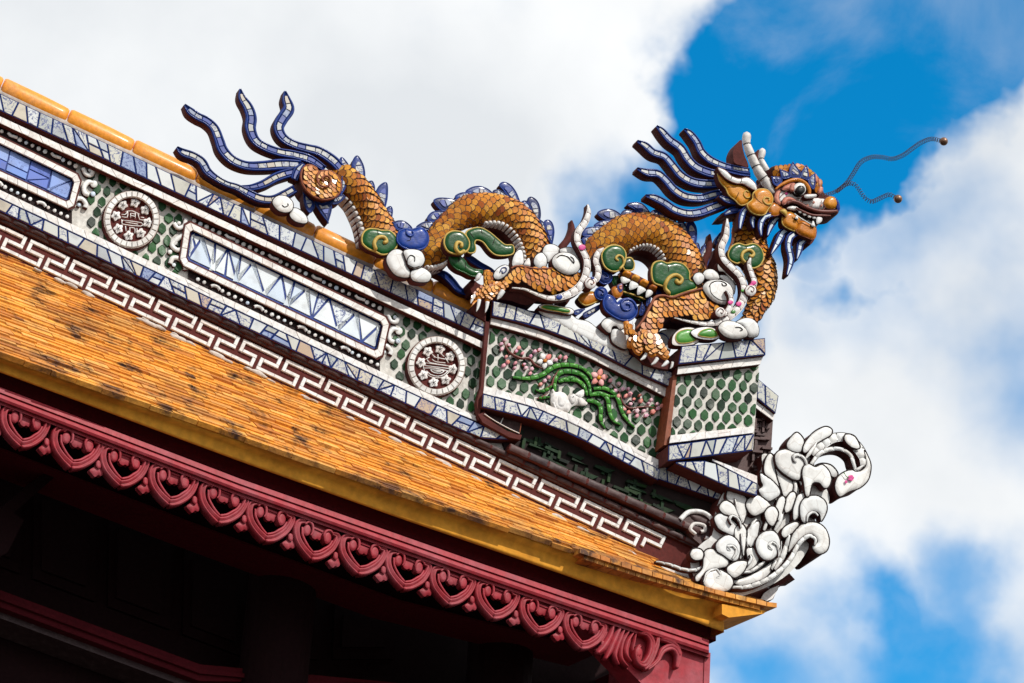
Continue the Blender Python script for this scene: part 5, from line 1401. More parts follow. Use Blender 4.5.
scroll(T4, [(548,345),(580,315),(640,306),(700,335),(760,385),(800,415),(850,420),(852,470),(800,485),(740,480),(700,450),(660,400),(622,385),(605,400),(612,440),(600,465),(560,462),(572,400)], .08, nm='green_limb', rw=1.7, h=.014, lines=([(640,310),(650,350)], [(735,370),(715,420)], [(570,340),(600,380)]))
scroll(T4, [(445,468),(500,480),(545,520),(560,545),(600,570),(655,580),(640,610),(590,616),(540,592),(490,570),(452,530)], .10, rim='leafd' if False else 'green', nm='green_limb', rw=1.5, lines=([(500,480),(500,540)], [(545,520),(540,575)]))
flame(T4, [(545,480,16),(580,505,50),(640,545,48),(700,575,40),(740,600,20)], .0, .05, 'blue_plume', tiles_=False)
flame(T4, [(350,590,16),(410,605,56),(460,650,60),(510,705,50),(590,740,16)], -.02, .05, 'blue_plume', tiles_=False)
scroll(T4, [(725,612),(745,572),(790,545),(825,555),(820,592),(780,630),(742,636)], .17, 'white', 'dark', hook=[(760,600),(775,570),(800,568),(800,590),(778,602),(775,585)], hm='blue', nm='claw_guard', rw=1.0, hw=1.2)
# white scroll at the shoulder
for pts, d, h in (([(535,400),(545,360),(575,338),(600,345),(620,380),(610,430),(560,440)], .12, .016), ([(590,340),(605,295),(640,282),(680,292),(702,315),(700,345),(660,370),(630,400),(605,370)], .11, .016), ([(700,330),(715,310),(770,303),(815,335),(838,395),(835,440),(800,440),(740,380)], .12, .014)):
    scroll(T5, pts, d, 'white', 'dark', nm='shoulder_cloud', rw=1.0, h=h)
scroll(T5, [(652,385),(675,352),(720,335),(775,345),(815,380),(832,425),(810,465),(755,480),(700,460),(662,425)], .15, 'white', 'dark', hook=[(675,378),(700,362),(740,368),(768,395),(785,412),(782,385),(762,368)], nm='shoulder_cloud', rw=1.0, hw=1.0, h=.022)
for pts, d in (([(160,0),(0,0)], 0),): pass
scroll(T5, [(400,380),(425,330),(455,320),(468,350),(470,420),(430,425),(400,425)], .09, 'trim', 'dark', nm='belly_plate_end', rw=.7)
scroll(T5, [(470,420),(490,380),(508,375),(512,425)], .12, 'trim', 'dark', nm='belly_plate_end', rw=.7)
# ---- front leg
mb = MB()
scaled(mb, T5([(395,432),(440,427),(540,440),(640,440),(690,465),(750,490),(832,475),(845,515),(800,562),(740,592),(640,606),(560,590),(490,560),(420,548),(330,562),(290,575),(260,560),(290,515),(350,490),(385,462)]), .12, .12, .035, (-1, .3), a=.020, step=.032)
rope(mb, T5([(390,440),(420,424),(480,428),(550,440),(650,438)]), 2.2, .145, 'rust')
mb.build('fore_leg', dr)
def toe(Zf, pts, d, claw=None, nm='toe'):
    mb = MB(); a = pathuv(Zf(pts), d, 6); sweep(mb, a, ROUND, d, 'ochre')
    rs, L_ = resample(a, .022)
    for i, p in enumerate(rs[:-1]):
        t_ = rs[i+1][:2]-p[:2]; t_ /= np.hypot(*t_)+1e-9; T_ = CUR[0].U*t_[0]+CUR[0].V*t_[1]; Nn = CUR[0].N; Bn = Nn.cross(T_)
        for s_ in (-.55, 0, .55):
            c = W(p[0]-t_[1]*s_*p[2]/2, p[1]+t_[0]*s_*p[2]/2, d+p[2]/2*math.sqrt(1-s_*s_)-.002)
            scale_at(mb, c, T_, Bn, (Nn+CUR[0].U*(-t_[1]*s_)+CUR[0].V*(t_[0]*s_)).normalized(), max(.008, p[2]*.27), 'ochre')
    o_ = mb.build(nm, dr)
    if claw:
        mb = MB(); sweep(mb, pathuv(Zf(claw), d+.01, 6), ROUND, d+.01, 'white'); c = mb.build('claw', dr); c.parent = o_
    return o_
ZK = Z(460, 270, 8.54)
toe(ZK, [(340,140,60),(300,150,70),(240,120,70),(232,60,72),(232,10,60)], .15, [(170,35,36),(150,70,40),(138,92,14)])
toe(ZK, [(330,150,70),(240,160,90),(170,190,70),(120,235,50),(98,275,30)], .14, [(125,215,30),(100,262,20),(92,285,6)])
toe(ZK, [(300,150,70),(230,190,80),(175,225,50),(155,255,36)], .16, [(165,255,34),(155,310,26),(140,355,6)])
toe(ZK, [(320,140,70),(270,190,80),(240,240,60),(232,275,40)], .16, [(235,275,36),(228,320,26),(215,365,6)])
toe(ZK, [(380,130,60),(350,155,60),(320,180,50)], .17, [(365,180,46),(340,220,40),(318,252,8)])
mb = MB(); slab(mb, ZK([(75,110),(110,80),(150,110),(190,140),(190,200),(110,200),(90,160)]), .05, .08, 'maroon', smooth=True)
slab(mb, ZK([(150,260),(200,220),(280,180),(345,190),(400,160),(520,160),(640,190),(660,260),(560,300),(420,260),(290,262),(262,400),(240,440),(190,420),(120,370),(110,310)]), .07, .14, 'maroon', smooth=True); mb.build('leg_base', dr)
# ---- whiskers rising from the legs: white segmented flames, each with a maroon twin behind
def whisker(Zf, pts, d, nseg, t=.04, nm='leg_flame', mat='trim', twin=True, pinkat=()):
    mb = MB(); a = pathuv(Zf(pts), d, 8)
    sweep(mb, a, [(-1, -t), (-1, 0), (-.9, .003), (-.78, .0), (.78, .0), (.9, .003), (1, 0), (1, -t)], d, ['maroon', 'trim', 'trim', 'lip', 'trim', 'trim', 'maroon', 'maroon'])
    b = [q*np.array([1, 1, .72]) for q in a]; lumps(mb, b, [i/nseg for i in range(nseg+1)], d, .0045, mat, gap=.0026)
    o_ = mb.build(nm, dr)
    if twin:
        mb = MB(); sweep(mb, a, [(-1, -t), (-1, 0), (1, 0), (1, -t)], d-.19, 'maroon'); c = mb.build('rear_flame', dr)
    return o_
whisker(T5, [(882,28,10),(888,80,34),(868,140,42),(824,200,46),(816,260,46),(848,320,46),(876,385,48),(876,450,50),(855,520,52),(805,578,54),(720,618,46),(640,628,34),(560,605,24),(480,572,16),(395,562,8)], .17, 19)
whisker(T5, [(985,306,10),(950,335,34),(934,390,40),(950,445,42),(942,500,38),(905,528,32)], .18, 6, twin=False)
whisker(T8, [(430,55,10),(430,110,34),(423,170,42),(394,240,46),(406,310,46),(462,370,50),(512,420,50),(538,480,50),(540,545,52),(518,605,54),(470,660,54),(400,710,44),(310,730,32),(230,722,24),(150,706,14),(90,690,8)], .20, 21)
whisker(T8, [(580,305,10),(570,350,32),(588,410,38),(604,460,42),(585,512,40)], .21, 5, twin=False, mat='pinkp2' if False else 'trim')
whisker(T8, [(425,512,10),(455,560,34),(452,610,36),(425,655,34),(385,670,28)], .22, 4, twin=False)
for Zf, cx, cy, r, d in ((T5, 898, 532, 36, .185), (T8, 580, 515, 36, .215), (T8, 385, 655, 32, .225)):
    scroll(Zf, [(cx+r*math.cos(a), cy+r*math.sin(a)) for a in np.arange(0, 6.28, .785)], d, 'trim', 'lip', hook=[(cx-r*.7, cy), (cx-r*.2, cy-r*.6), (cx+r*.45, cy-r*.2), (cx+r*.2, cy+r*.4), (cx-r*.15, cy+r*.15)], hm='lip', nm='flame_curl', rw=.7, hw=.8, t=.05)
# painted touches on the leg flames
mb = MB()
for Zf, x, y, r, mt_, d in ((T5, 846, 302, 22, 'pinkp', .179), (T8, 600, 465, 17, 'pinkp', .219), (T8, 585, 480, 12, 'pinkp', .219), (T8, 505, 600, 18, 'pinkp', .209), (T8, 452, 590, 16, 'pinkp', .229), (T8, 530, 515, 10, 'leaf', .209), (T5, 912, 500, 12, 'bluelt', .194), (T5, 915, 530, 12, 'amber', .194), (T5, 700, 620, 20, 'bluelt', .178), (T8, 470, 650, 14, 'leaf', .209)):
    mb = MB(); blob(mb, Zf([(x+r*math.cos(a), y+r*.8*math.sin(a)) for a in np.arange(0, 6.28, .8)]), d-.001, .004, .003, mt_, mt_, n=2); mb.build('painted_shard', dr)
# ---- between the humps
scroll(T6, [(265,430),(280,385),(330,355),(390,365),(420,410),(410,470),(375,515),(330,520),(285,490)], .15, hook=[(375,512),(402,480),(395,440),(368,425),(350,445),(368,460)], hw=2.6)
scroll(T6, [(402,450),(450,435),(474,470),(465,510),(425,515),(405,500)], .13, hook=None)
scroll(T6, [(585,520),(600,470),(645,455),(685,470),(730,462),(785,475),(825,520),(830,575),(862,592),(870,630),(830,645),(770,665),(715,682),(685,660),(665,620),(600,592)], .15, hook=[(700,675),(668,620),(690,570),(735,550),(772,575),(760,602),(738,595),(745,580)], hw=4.2, lines=([(685,472),(690,530)], [(828,578),(780,580)]))
mb = MB(); lumps(mb, pathuv(T7([(398,80,40),(450,100,50),(520,135,50),(580,170,48),(622,190,40)]), .13, 6), [0, .26, .5, .76, 1], .12, .03, 'ochre', back=.05); sweep(mb, pathuv(T7([(398,80,44),(450,100,54),(520,135,54),(580,170,52),(622,190,44)]), .12, 6), [(-1,-.06),(-1,0),(1,0),(1,-.06)], .12, 'maroon'); mb.build('knuckle_row', dr)
for pts in ([(388,112),(410,108),(450,128),(440,142),(400,150)], [(450,140),(470,135),(500,155),(495,175),(445,190)], [(500,170),(520,168),(550,190),(535,205),(495,222)], [(555,195),(580,190),(595,205),(585,225),(550,240)]):
    mb = MB(); blob(mb, T7(pts), .13, .04, .01, 'white', 'dark', n=3); mb.build('spike', dr)
scroll(T7, [(330,110),(385,110),(410,160),(470,185),(540,200),(560,245),(520,262),(450,235),(400,212),(350,170)], .08, rim='green', hook=None, nm='green_limb', rw=1.5)
mb = MB(); rope(mb, T7([(400,202),(465,222),(545,252)]), 2.0, .11, 'yellow'); mb.build('limb_rim', dr)
scroll(T7, [(330,190),(350,170),(385,180),(400,210),(380,240),(345,235)], .12, 'amber', 'rust', nm='ochre_knob', rw=1.2)
fin(T7, [(365,165),(398,150),(400,195),(380,205)], .13, .03, 'knob_tip', mat='flesh', rim='lip', rw=.8)
for cx, cy, r in ((288, 110, 44), (262, 215, 40)):
    scroll(T7, [(cx+r*math.cos(a), cy+r*math.sin(a)) for a in np.arange(0, 6.28, .785)], .12, 'blue', 'bluelt', hook=[(cx-r*.5, cy-r*.6), (cx+r*.1, cy-r*.3), (cx+r*.3, cy+r*.2), (cx-r*.2, cy+r*.3)], nm='blue_scroll', rw=1.6, hw=1.6)
scroll(T7, [(278,260),(300,225),(340,240),(365,275),(395,255),(450,250),(488,295),(486,350),(440,386),(380,380),(320,346),(285,310)], .15, 'blue', 'bluelt', hook=[(488,320),(460,270),(415,258),(385,285),(400,325),(440,322),(440,292),(415,288)], nm='blue_scroll', rw=2.0, hw=2.2)
for pts in ([(632,150),(655,205),(640,222),(612,212)], [(565,220),(580,240),(570,285),(552,290)], [(525,280),(542,310),(530,350),(508,345)], ): fin(T7, pts, .10, .05, 'blue_drop', mat='blue', rw=1.0)
for pts in ([(90,330),(120,318),(150,318),(120,345),(95,348)], [(150,345),(200,315),(255,288),(252,312),(200,350),(160,368)]): fin(T7, pts, .10, .05, 'blue_leaf', mat='china_deep')
scroll(T7, [(118,250),(145,213),(215,205),(250,248),(222,272),(160,290)], .11, 'amber', 'yellow', nm='ochre_leaf', rw=1.5)
# ---- second leg
mb = MB()
scaled(mb, T7([(490,440),(530,380),(565,320),(590,265),(640,232),(700,245),(800,218),(880,193),(915,205),(925,250),(980,290),(1015,315),(1000,355),(950,388),(860,392),(760,372),(700,376),(655,410),(640,450),(615,490),(600,520),(560,540),(500,500)]), .15, .14, .04, (-.6, .8), a=.021, step=.033)
rope(mb, T7([(485,445,14),(540,370,16),(580,290,18),(610,240,20),(660,228,18),(720,240,18),(800,212,18),(910,182,14)]), 2.6, .185, 'rust')
mb.build('hind_leg', dr)
toe(T7, [(440,470,60),(430,430,50),(420,395,34)], .17, [(468,455,20),(472,420,16),(466,392,5)])
toe(T7, [(540,500,90),(490,530,80),(500,580,60),(520,600,40)], .19, [(552,600,24),(535,625,22),(515,640,8)])
toe(T7, [(560,500,80),(560,550,80),(590,600,56),(600,620,36)], .20, [(622,630,26),(605,655,22),(585,670,8)])
toe(T7, [(590,510,80),(620,560,74),(665,610,56),(690,630,40)], .19, [(688,650,26),(668,670,22),(650,682,8)])
toe(T7, [(480,500,70),(455,530,60),(445,560,40)], .16, [(720,655,20),(715,680,18),(705,695,6)])
mb = MB(); slab(mb, T7([(440,545),(470,590),(520,640),(560,670),(700,700),(715,640),(620,560),(600,500),(500,480)]), .12, .12, 'maroon', smooth=True); mb.build('leg_base', dr)
# white scroll at the second shoulder
for pts, d in (([(210,432),(228,405),(262,402),(285,430),(270,465),(240,480),(220,460)], .16), ([(270,420),(290,385),(335,380),(370,405),(378,440),(330,450),(290,440)], .155), ([(375,425),(420,418),(460,450),(482,490),(470,540),(440,480)], .15)):
    scroll(T8, pts, d, 'white', 'dark', nm='shoulder_cloud', rw=1.0)
scroll(T8, [(272,500),(295,462),(350,446),(410,455),(455,490),(468,540),(450,590),(410,608),(350,592),(300,550)], .18, 'white', 'dark', hook=[(305,500),(320,475),(360,462),(400,470),(418,488),(395,492),(385,475)], nm='shoulder_cloud', rw=1.1, hw=1.0, h=.024, lines=([(310,490),(320,540),(370,580),(430,590)],))
scroll(T8, [(368,350),(385,325),(420,350),(470,430),(490,480),(455,450),(410,400),(375,390)], .12, 'trim', 'dark', nm='shoulder_cloud', rw=.8)
scroll(T8, [(435,285),(455,238),(500,215),(545,226),(600,217),(645,248),(662,305),(640,352),(600,372),(560,362),(520,335),(490,342),(450,322)], .16, hook=[(562,358),(518,318),(525,278),(565,262),(592,285),(578,305),(562,295)], hw=3.6, lines=([(545,228),(548,262)],))

# ---- head
hd = MB()
# skull behind everything, rounded
P_ = H3([(250,215),(200,150),(190,80),(230,20),(300,5),(340,-35),(400,-45),(480,-50),(540,-10),(590,60),(600,120),(650,140),(690,170),(703,215),(690,255),(640,268),(560,262),(500,240),(440,215),(380,200),(330,230),(290,240)])
blob(hd, P_, .10, .10, .04, 'maroon', 'maroon', n=4)
head = hd.build('head', dr)
def hp(fn_, *a, **k):
    o_ = fn_(*a, **k); o_.parent = head; return o_
# crown of brown shards
mb = MB(); scaled(mb, H2([(345,380),(370,352),(440,343),(520,345),(600,352),(660,380),(710,415),(745,450),(778,495),(788,545),(760,600),(720,590),(690,540),(640,470),(560,440),(470,450),(400,470)]), .13, .16, .03, (-.4, -1), a=.017, step=.027); o_ = mb.build('crown', dr); o_.parent = head
for pts in ([(715,425),(735,425),(748,470),(738,500),(720,480)], [(745,470),(772,468),(778,510),(755,530)], [(755,530),(790,535),(785,575),(750,590)]):
    hp(scroll, H2, pts, .15, 'flesh', 'lip', nm='crown_tuft', rw=.6)
for i, pts in enumerate(([(362,448),(400,445),(436,452),(440,485),(405,518),(372,502)], [(442,448),(433,386),(470,395),(502,412),(515,442),(470,458)], [(512,438),(512,370),(540,330),(575,370),(598,405),(602,446),(560,450)], [(604,446),(618,392),(650,355),(665,395),(668,468),(640,462)], [(668,480),(690,440),(722,425),(724,500),(712,545),(690,530)])):
    o_ = fin(H2, pts, .165, .03, 'crown_petal', mat='china_deep' if i != 0 else 'blue', rw=1.3); o_.parent = head
# face planes
hp(scroll, H3, [(285,140),(300,108),(340,92),(400,105),(450,140),(500,150),(560,150),(610,155),(640,175),(640,205),(590,225),(530,222),(470,205),(430,180),(390,165),(350,175),(335,200),(305,190)], .15, 'trim', 'lip', nm='snout', rw=1.0, h=.03)
hp(scroll, H3, [(286,140),(300,108),(325,100),(318,130),(318,165),(338,190),(310,192),(290,170)], .175, 'flesh', 'lip', nm='cheek_fold', rw=.8)
hp(scroll, H3, [(335,185),(345,152),(375,140),(410,152),(435,175),(400,170),(370,172),(355,190)], .19, 'flesh', 'lip', nm='cheek_fold', rw=.8)
hp(scroll, H3, [(602,185),(618,150),(655,138),(685,160),(690,200),(660,222),(620,212)], .17, 'amber', 'lip', nm='nose', rw=.9, h=.03)
hp(scroll, H3, [(655,142),(680,148),(702,180),(706,222),(694,228),(686,190),(672,165)], .18, 'bluelt', 'blue', nm='nose_tip', rw=.9)
hp(scroll, H3, [(482,128),(550,124),(556,138),(530,150),(485,150)], .20, 'white', 'lip', nm='eyelid', rw=.7)
hp(scroll, H3, [(335,95),(355,68),(395,50),(420,55),(418,80),(405,112),(370,100)], .18, 'flesh', 'lip', nm='eyelid', rw=.9)
hp(scroll, H3, [(385,100),(388,70),(402,58),(412,80),(408,108)], .19, 'flesh', 'lip', nm='eyelid', rw=.7)
ec = lambda cx, cy, r, n_=12: [(cx+r*math.cos(a), cy+r*math.sin(a)) for a in np.linspace(0, 2*math.pi, n_+1)[:-1]]
eye = MB(); blob(eye, H3(ec(447, 92, 42)), .185, .04, .03, 'white', 'dark', rim='dark', rw=.7, n=3); eo = eye.build('eye', dr); eo.parent = head
pu = MB(); blob(pu, H3(ec(456, 94, 28)), .212, .02, .014, 'black', 'black', n=3); po = pu.build('pupil', dr); po.parent = head
mb = MB(); sweep(mb, pathuv(H3([(300,85,10),(345,52,22),(400,28,26),(450,24,28),(495,48,28),(518,85,28),(520,118,22)]), .2, 7), ROUND, .185, 'amber'); o_ = mb.build('brow', dr); o_.parent = head
for ln_ in ([(318,150),(345,118),(380,100)], [(400,165),(440,150),(470,165)], [(455,195),(470,170),(480,150)], [(520,220),(530,190),(535,160)], [(570,222),(585,195),(590,165)], [(600,225),(612,205),(600,185),(606,165)]):
    mb = MB(); rope(mb, H3(ln_), .8, .176, 'lip'); o_ = mb.build('face_line', dr); o_.parent = head
for x, y, r, mt_ in ((365,118,9,'pinkp'), (590,195,7,'flesh'), (540,175,8,'flesh'), (500,195,8,'flesh')):
    mb = MB(); blob(mb, H3(ec(x, y, r, 6)), .172, .006, .003, mt_, mt_, n=2); o_ = mb.build('painted_shard', dr); o_.parent = head
# mouth
mb = MB(); slab(mb, H3([(380,215),(430,215),(480,245),(560,270),(600,262),(560,330),(530,345),(470,310),(430,275)]), .11, .08, 'black', smooth=True); o_ = mb.build('mouth_interior', dr); o_.parent = head
for pl, w_, d in (([(365,185,16),(395,170,24),(440,180,28),(490,208,28),(560,232,28),(630,238,30),(690,232,20)], 3, .185), ([(425,210,10),(470,235,16),(530,258,18),(600,262,18),(648,262,10)], 2, .185)):
    mb = MB(); sweep(mb, pathuv(H3(pl), d, 7), ROUND, d, 'lip'); o_ = mb.build('upper_lip', dr); o_.parent = head
hp(scroll, H3, [(365,215),(395,200),(430,205),(440,225),(400,228)], .17, 'white', 'lip', nm='gum', rw=.7)
for x, y, w_, h_ in ((452,236,22,20), (482,250,24,22), (512,264,24,22), (542,274,22,20)):
    mb = MB(); blob(mb, H3([(x-w_*.45, y-h_*.5), (x+w_*.45, y-h_*.3), (x+w_*.42, y+h_*.5), (x-w_*.4, y+h_*.4)]), .18, .03, .008, 'white', 'dark', n=2); o_ = mb.build('tooth', dr); o_.parent = head
for pts in ([(560,272),(592,275),(590,300),(562,316),(556,300)], [(525,330),(528,305),(538,296),(548,330)], [(430,262),(440,285),(420,280)]):
    mb = MB(); blob(mb, H3(pts), .19, .03, .008, 'white', 'dark', n=3); o_ = mb.build('fang', dr); o_.parent = head
# lower jaw
hp(scroll, H3, [(335,295),(345,252),(385,238),(420,258),(450,285),(440,325),(425,360),(385,350),(345,325)], .16, 'amber', 'yellow', nm='lower_jaw', rw=1.4, h=.024)
hp(scroll, H3, [(425,350),(445,300),(480,298),(520,322),(552,340),(552,392),(530,415),(480,398),(440,378)], .165, 'amber', 'rust', nm='lower_jaw', rw=1.4, h=.024)
mb = MB(); slab(mb, H3([(370,350),(430,365),(480,395),(530,412),(550,395),(535,432),(510,448),(470,415),(420,385)]), .13, .1, 'maroon', smooth=True); 
rope(mb, H3([(415,250),(450,275),(490,300),(548,332)]), 1.3, .19, 'white'); o_ = mb.build('jaw_rim', dr); o_.parent = head
# cheek scrolls and ear
hp(scroll, H1, [(750,575),(783,542),(790,500),(830,475),(882,483),(912,528),(905,572),(885,600),(862,635),(820,640),(775,620)], .19, 'amber', 'yellow', hook=[(900,575),(865,582),(842,560),(855,538),(882,545),(875,560)], nm='cheek_scroll', rw=1.6, hw=1.8, h=.028, lines=([(790,500),(800,545),(840,580)],))
hp(scroll, H1, [(880,595),(912,562),(950,575),(980,602),(950,640),(905,642)], .17, 'amber', 'rust', nm='cheek_scroll', rw=1.2)
hp(scroll, H1, [(958,615),(985,600),(1005,620),(1000,650),(985,640)], .18, 'yellow', 'rust', nm='cheek_hook', rw=.8)
hp(scroll, H1, [(560,362),(590,400),(640,438),(700,445),(740,462),(772,510),(755,560),(710,578),(672,545),(632,512),(612,470),(575,425)], .16, 'amber', 'yellow', hook=[(765,530),(738,538),(720,515),(735,492),(752,505)], nm='ear', rw=1.4, hw=1.6, h=.02, lines=([(615,465),(670,470)], [(672,540),(690,500)]))
hp(scroll, H1, [(560,338),(590,345),(620,362),(650,392),(700,408),(752,400),(795,432),(812,470),(800,482),(760,462),(720,440),(680,438),(630,418),(590,385)], .185, 'white', 'lip', nm='ear', rw=1.2, h=.016, lines=([(650,392),(640,415)], [(712,408),(705,438)]))
# horns
def horn(Zf, pts, cuts, d, nm='horn'):
    mb = MB(); a = pathuv(Zf(pts), d, 7); P = [q for q in a]
    rs, L_ = resample(a, .008); s = np.linspace(0, 1, len(rs)); w2 = []
    for x, q in zip(s, rs):
        k = np.searchsorted(cuts, x, side='right')-1; k = max(0, min(k, len(cuts)-2)); f_ = (x-cuts[k])/(cuts[k+1]-cuts[k]+1e-9)
        w2.append((q[0], q[1], q[2]*(1-.16*abs(2*f_-1)**6)))
    w2[0] = (w2[0][0], w2[0][1], w2[0][2]*.55)
    sweep(mb, w2, ROUND, d, 'horn')
    for c in cuts[1:-1]:
        i = int(c*(len(rs)-1)); q = rs[i]; t_ = rs[min(i+1, len(rs)-1)][:2]-rs[i-1][:2]; t_ /= np.hypot(*t_)
        ring = []
        for j in range(17):
            th = 2*math.pi*j/16; x = math.cos(th)*q[2]*.485; z = math.sin(th)*q[2]*.485
            ring.append((q[0]-t_[1]*x, q[1]+t_[0]*x, d+z))
        e = .0022
        loft(mb, [[W(r[0]+t_[0]*o2, r[1]+t_[1]*o2, r[2]) for r in ring] for o2 in (-e, e)], 'dark')
    return mb.build(nm, head) if False else mb.build(nm, dr)
o_ = horn(H2, [(143,62,50),(142,100,84),(142,160,74),(170,240,82),(205,320,84),(250,410,92),(300,480,96),(345,560,80),(365,590,50)], [0, .2, .38, .56, .76, 1], .13); o_.parent = head
o_ = horn(H2, [(276,200,40),(275,235,68),(266,290,54),(290,355,66),(330,425,76),(365,480,80),(395,520,60)], [0, .3, .62, 1], .06); o_.parent = head
mb = MB(); slab(mb, H2([(98,128),(60,155),(30,215),(28,270),(42,325),(100,345),(155,362),(150,320),(125,260),(108,190)]), -.02, .08, 'maroon', smooth=True)
slab(mb, H2([(245,210),(228,240),(222,290),(240,320),(262,300)]), -.02, .05, 'maroon', smooth=True); o_ = mb.build('horn_back', dr); o_.parent = head
# mane
mane = [
 [(345,92,18),(385,120,56),(428,175,64),(460,240,68),(520,292,68),(600,325,56),(680,345,50),(765,358,40)],
 [(168,72,20),(205,105,56),(255,160,68),(325,212,72),(365,275,76),(420,332,74),(500,368,72),(570,380,60)],
 [(45,168,20),(100,198,60),(150,240,62),(220,265,64),(270,320,68),(325,385,74),(400,428,72),(490,442,68),(580,438,60)],
 [(45,345,22),(110,368,60),(180,376,62),(232,420,66),(285,480,70),(355,522,68),(450,532,62),(530,512,62),(605,496,54)],
 [(100,518,22),(160,532,58),(225,565,64),(290,608,66),(370,630,62),(450,622,64),(530,592,64),(620,560,60)],
]
for i, m_ in enumerate(mane): flame(H1, m_, .07-.012*(4-i)+.03, .055, 'mane_flame')
flame(H1, [(560,340,10),(630,358,30),(700,375,30),(770,385,24)], .15, .04, 'mane_flame', tiles_=False, rimm='bluelt')
flame(H1, [(568,520,16),(620,545,48),(690,555,44)], .14, .06, 'mane_flame')
flame(H1, [(600,640,14),(650,612,50),(730,598,50)], .12, .06, 'mane_flame')
mb = MB(); slab(mb, H1([(555,672),(585,630),(640,600),(720,610),(700,650),(600,672)]), .02, .06, 'maroon', smooth=False); o_ = mb.build('mane_backing', dr)
# beard
for pts, d in (([(130,205,30),(90,232,40),(72,285,42),(62,350,18)], .165), ([(190,240,30),(155,262,38),(142,300,36),(150,345,14)], .16), ([(270,255,30),(215,275,42),(195,330,42),(200,396,14)], .17), ([(330,262,20),(290,290,44),(262,330,46),(240,395,14)], .13),
               ([(380,350,40),(340,370,52),(312,425,54),(262,515,12)], .13), ([(425,375,40),(388,400,50),(375,460,52),(392,550,52),(366,650,16)], .15), ([(490,415,30),(455,440,50),(445,490,46),(428,548,12)], .13)):
    flame(H3, pts, d, .045, 'beard_strand', mat='china_cool', rimf=.19, seg=12)
mb = MB(); rope(mb, H3([(60,240),(130,205),(200,215),(280,250),(330,262)]), 4.5, .14, 'blue'); mb.build('beard_root', dr)
# feelers of coiled wire
ZA = Z(780, 120, 5.689)
def spring(pts, d, r=.0112, wire=.0017, pitch=.0135, ball=True):
    mb = MB(); a = U(ZA(pts), d); c = cr_([(q[0], q[1]) for q in a], 10); rs, L_ = resample(c, .002)
    turns = L_/pitch; n_ = int(turns*9); pth = []
    for i in range(n_+1):
        f_ = i/n_*(len(rs)-1); j = min(int(f_), len(rs)-2); p = rs[j]+(rs[j+1]-rs[j])*(f_-j); t_ = rs[j+1]-rs[j]; t_ /= np.hypot(*t_)+1e-9
        ph = 2*math.pi*turns*i/n_; rr_ = r*(.75+.25*min(1, i/n_*3))
        pth.append(W(p[0]-t_[1]*math.cos(ph)*rr_, p[1]+t_[0]*math.cos(ph)*rr_, d+math.sin(ph)*rr_))
    vs = []; fs = []; k = 4
    for i, p in enumerate(pth):
        t_ = (pth[min(i+1, len(pth)-1)]-pth[max(i-1, 0)]).normalized(); x = t_.cross(Vector((.31, .52, .79))).normalized(); y = t_.cross(x)
        for j in range(k): vs.append(p+x*(math.cos(j*math.pi/2)*wire)+y*(math.sin(j*math.pi/2)*wire))
    for i in range(len(pth)-1):
        for j in range(k): fs.append((i*k+j, i*k+(j+1) % k, (i+1)*k+(j+1) % k, (i+1)*k+j))
    mb.add(vs, fs, 'metal', True); o_ = mb.build('feeler', dr); o_.parent = head
    e = rs[-1]; bb = MB(); cx, cy = e[0], e[1]; t_ = rs[-1]-rs[-8]; t_ /= np.hypot(*t_); cx += t_[0]*.018; cy += t_[1]*.018; R3 = .0225
    vs = []; fs = []; nu, nv = 16, 10
    for i in range(nv+1):
        th = math.pi*i/nv
        for j in range(nu): ph = 2*math.pi*j/nu; vs.append(W(cx+R3*math.sin(th)*math.cos(ph), cy+R3*math.cos(th), d+R3*math.sin(th)*math.sin(ph)))
    for i in range(nv):
        for j in range(nu): fs.append((i*nu+j, i*nu+(j+1) % nu, (i+1)*nu+(j+1) % nu, (i+1)*nu+j))
    bb.add(vs, fs, 'bead', True); b_ = bb.build('feeler_bead', dr); b_.parent = head
spring([(235,432),(310,410),(375,362),(420,300),(460,240),(520,212),(580,212),(640,222),(700,200),(750,165),(800,130),(860,108),(915,118)], .17)
spring([(320,412),(378,366),(420,365),(450,395),(480,440),(520,465),(570,445),(620,425),(655,440)], .19)

# ================================================================== clouds and leaves the dragon rides on
def ornament(name, label, cat, Zf, c, d, parts, group=None):
    """parts: (name, [scroll kwargs...])"""
    t_ = thing(name, label, cat, Zf([c])[0], d, group)
    for (Zq, pts, dd_, kw) in parts: scroll(Zq, pts, dd_, par=t_, **kw)
    return t_
WK = dict(mat='white', rim='dark', rw=1.1)
G_ = 'white porcelain clouds along the ridge'
ornament('cloud_ornament', 'large white scrolled cloud on the orange ridge below the blue curl', 'cloud ornament', T4, (190, 650), .15, [
    (T4, [(42,530),(48,480),(88,446),(135,450),(165,490),(170,540),(195,590),(190,622),(140,625),(85,600)], .14, dict(WK, nm='cloud_lobe', h=.02)),
    (T4, [(150,455),(210,443),(265,460),(287,510),(268,550),(230,570),(185,555),(165,510)], .16, dict(WK, nm='cloud_lobe', h=.018, hook=[(215,530),(215,500),(190,488),(172,510),(178,545),(215,565),(255,555)], hm='dark', hw=.9)),
    (T4, [(195,590),(240,560),(290,570),(328,608),(310,650),(255,656),(205,640)], .15, dict(WK, nm='cloud_lobe', h=.018))], G_)
ornament('cloud_ornament', 'pair of small white discs lying on the orange ridge under the tail flames', 'cloud ornament', T2, (750, 530), .1, [
    (T2, [(655,470),(668,435),(705,418),(755,430),(788,470),(780,515),(740,530),(690,515)], .10, dict(WK, nm='cloud_lobe', h=.014, hook=[(712,485),(730,498),(752,488),(748,475)], hm='dark', hw=.8)),
    (T2, [(765,545),(775,505),(815,502),(860,535),(882,575),(870,598),(825,595),(785,575)], .09, dict(WK, nm='cloud_lobe', h=.012))], G_)
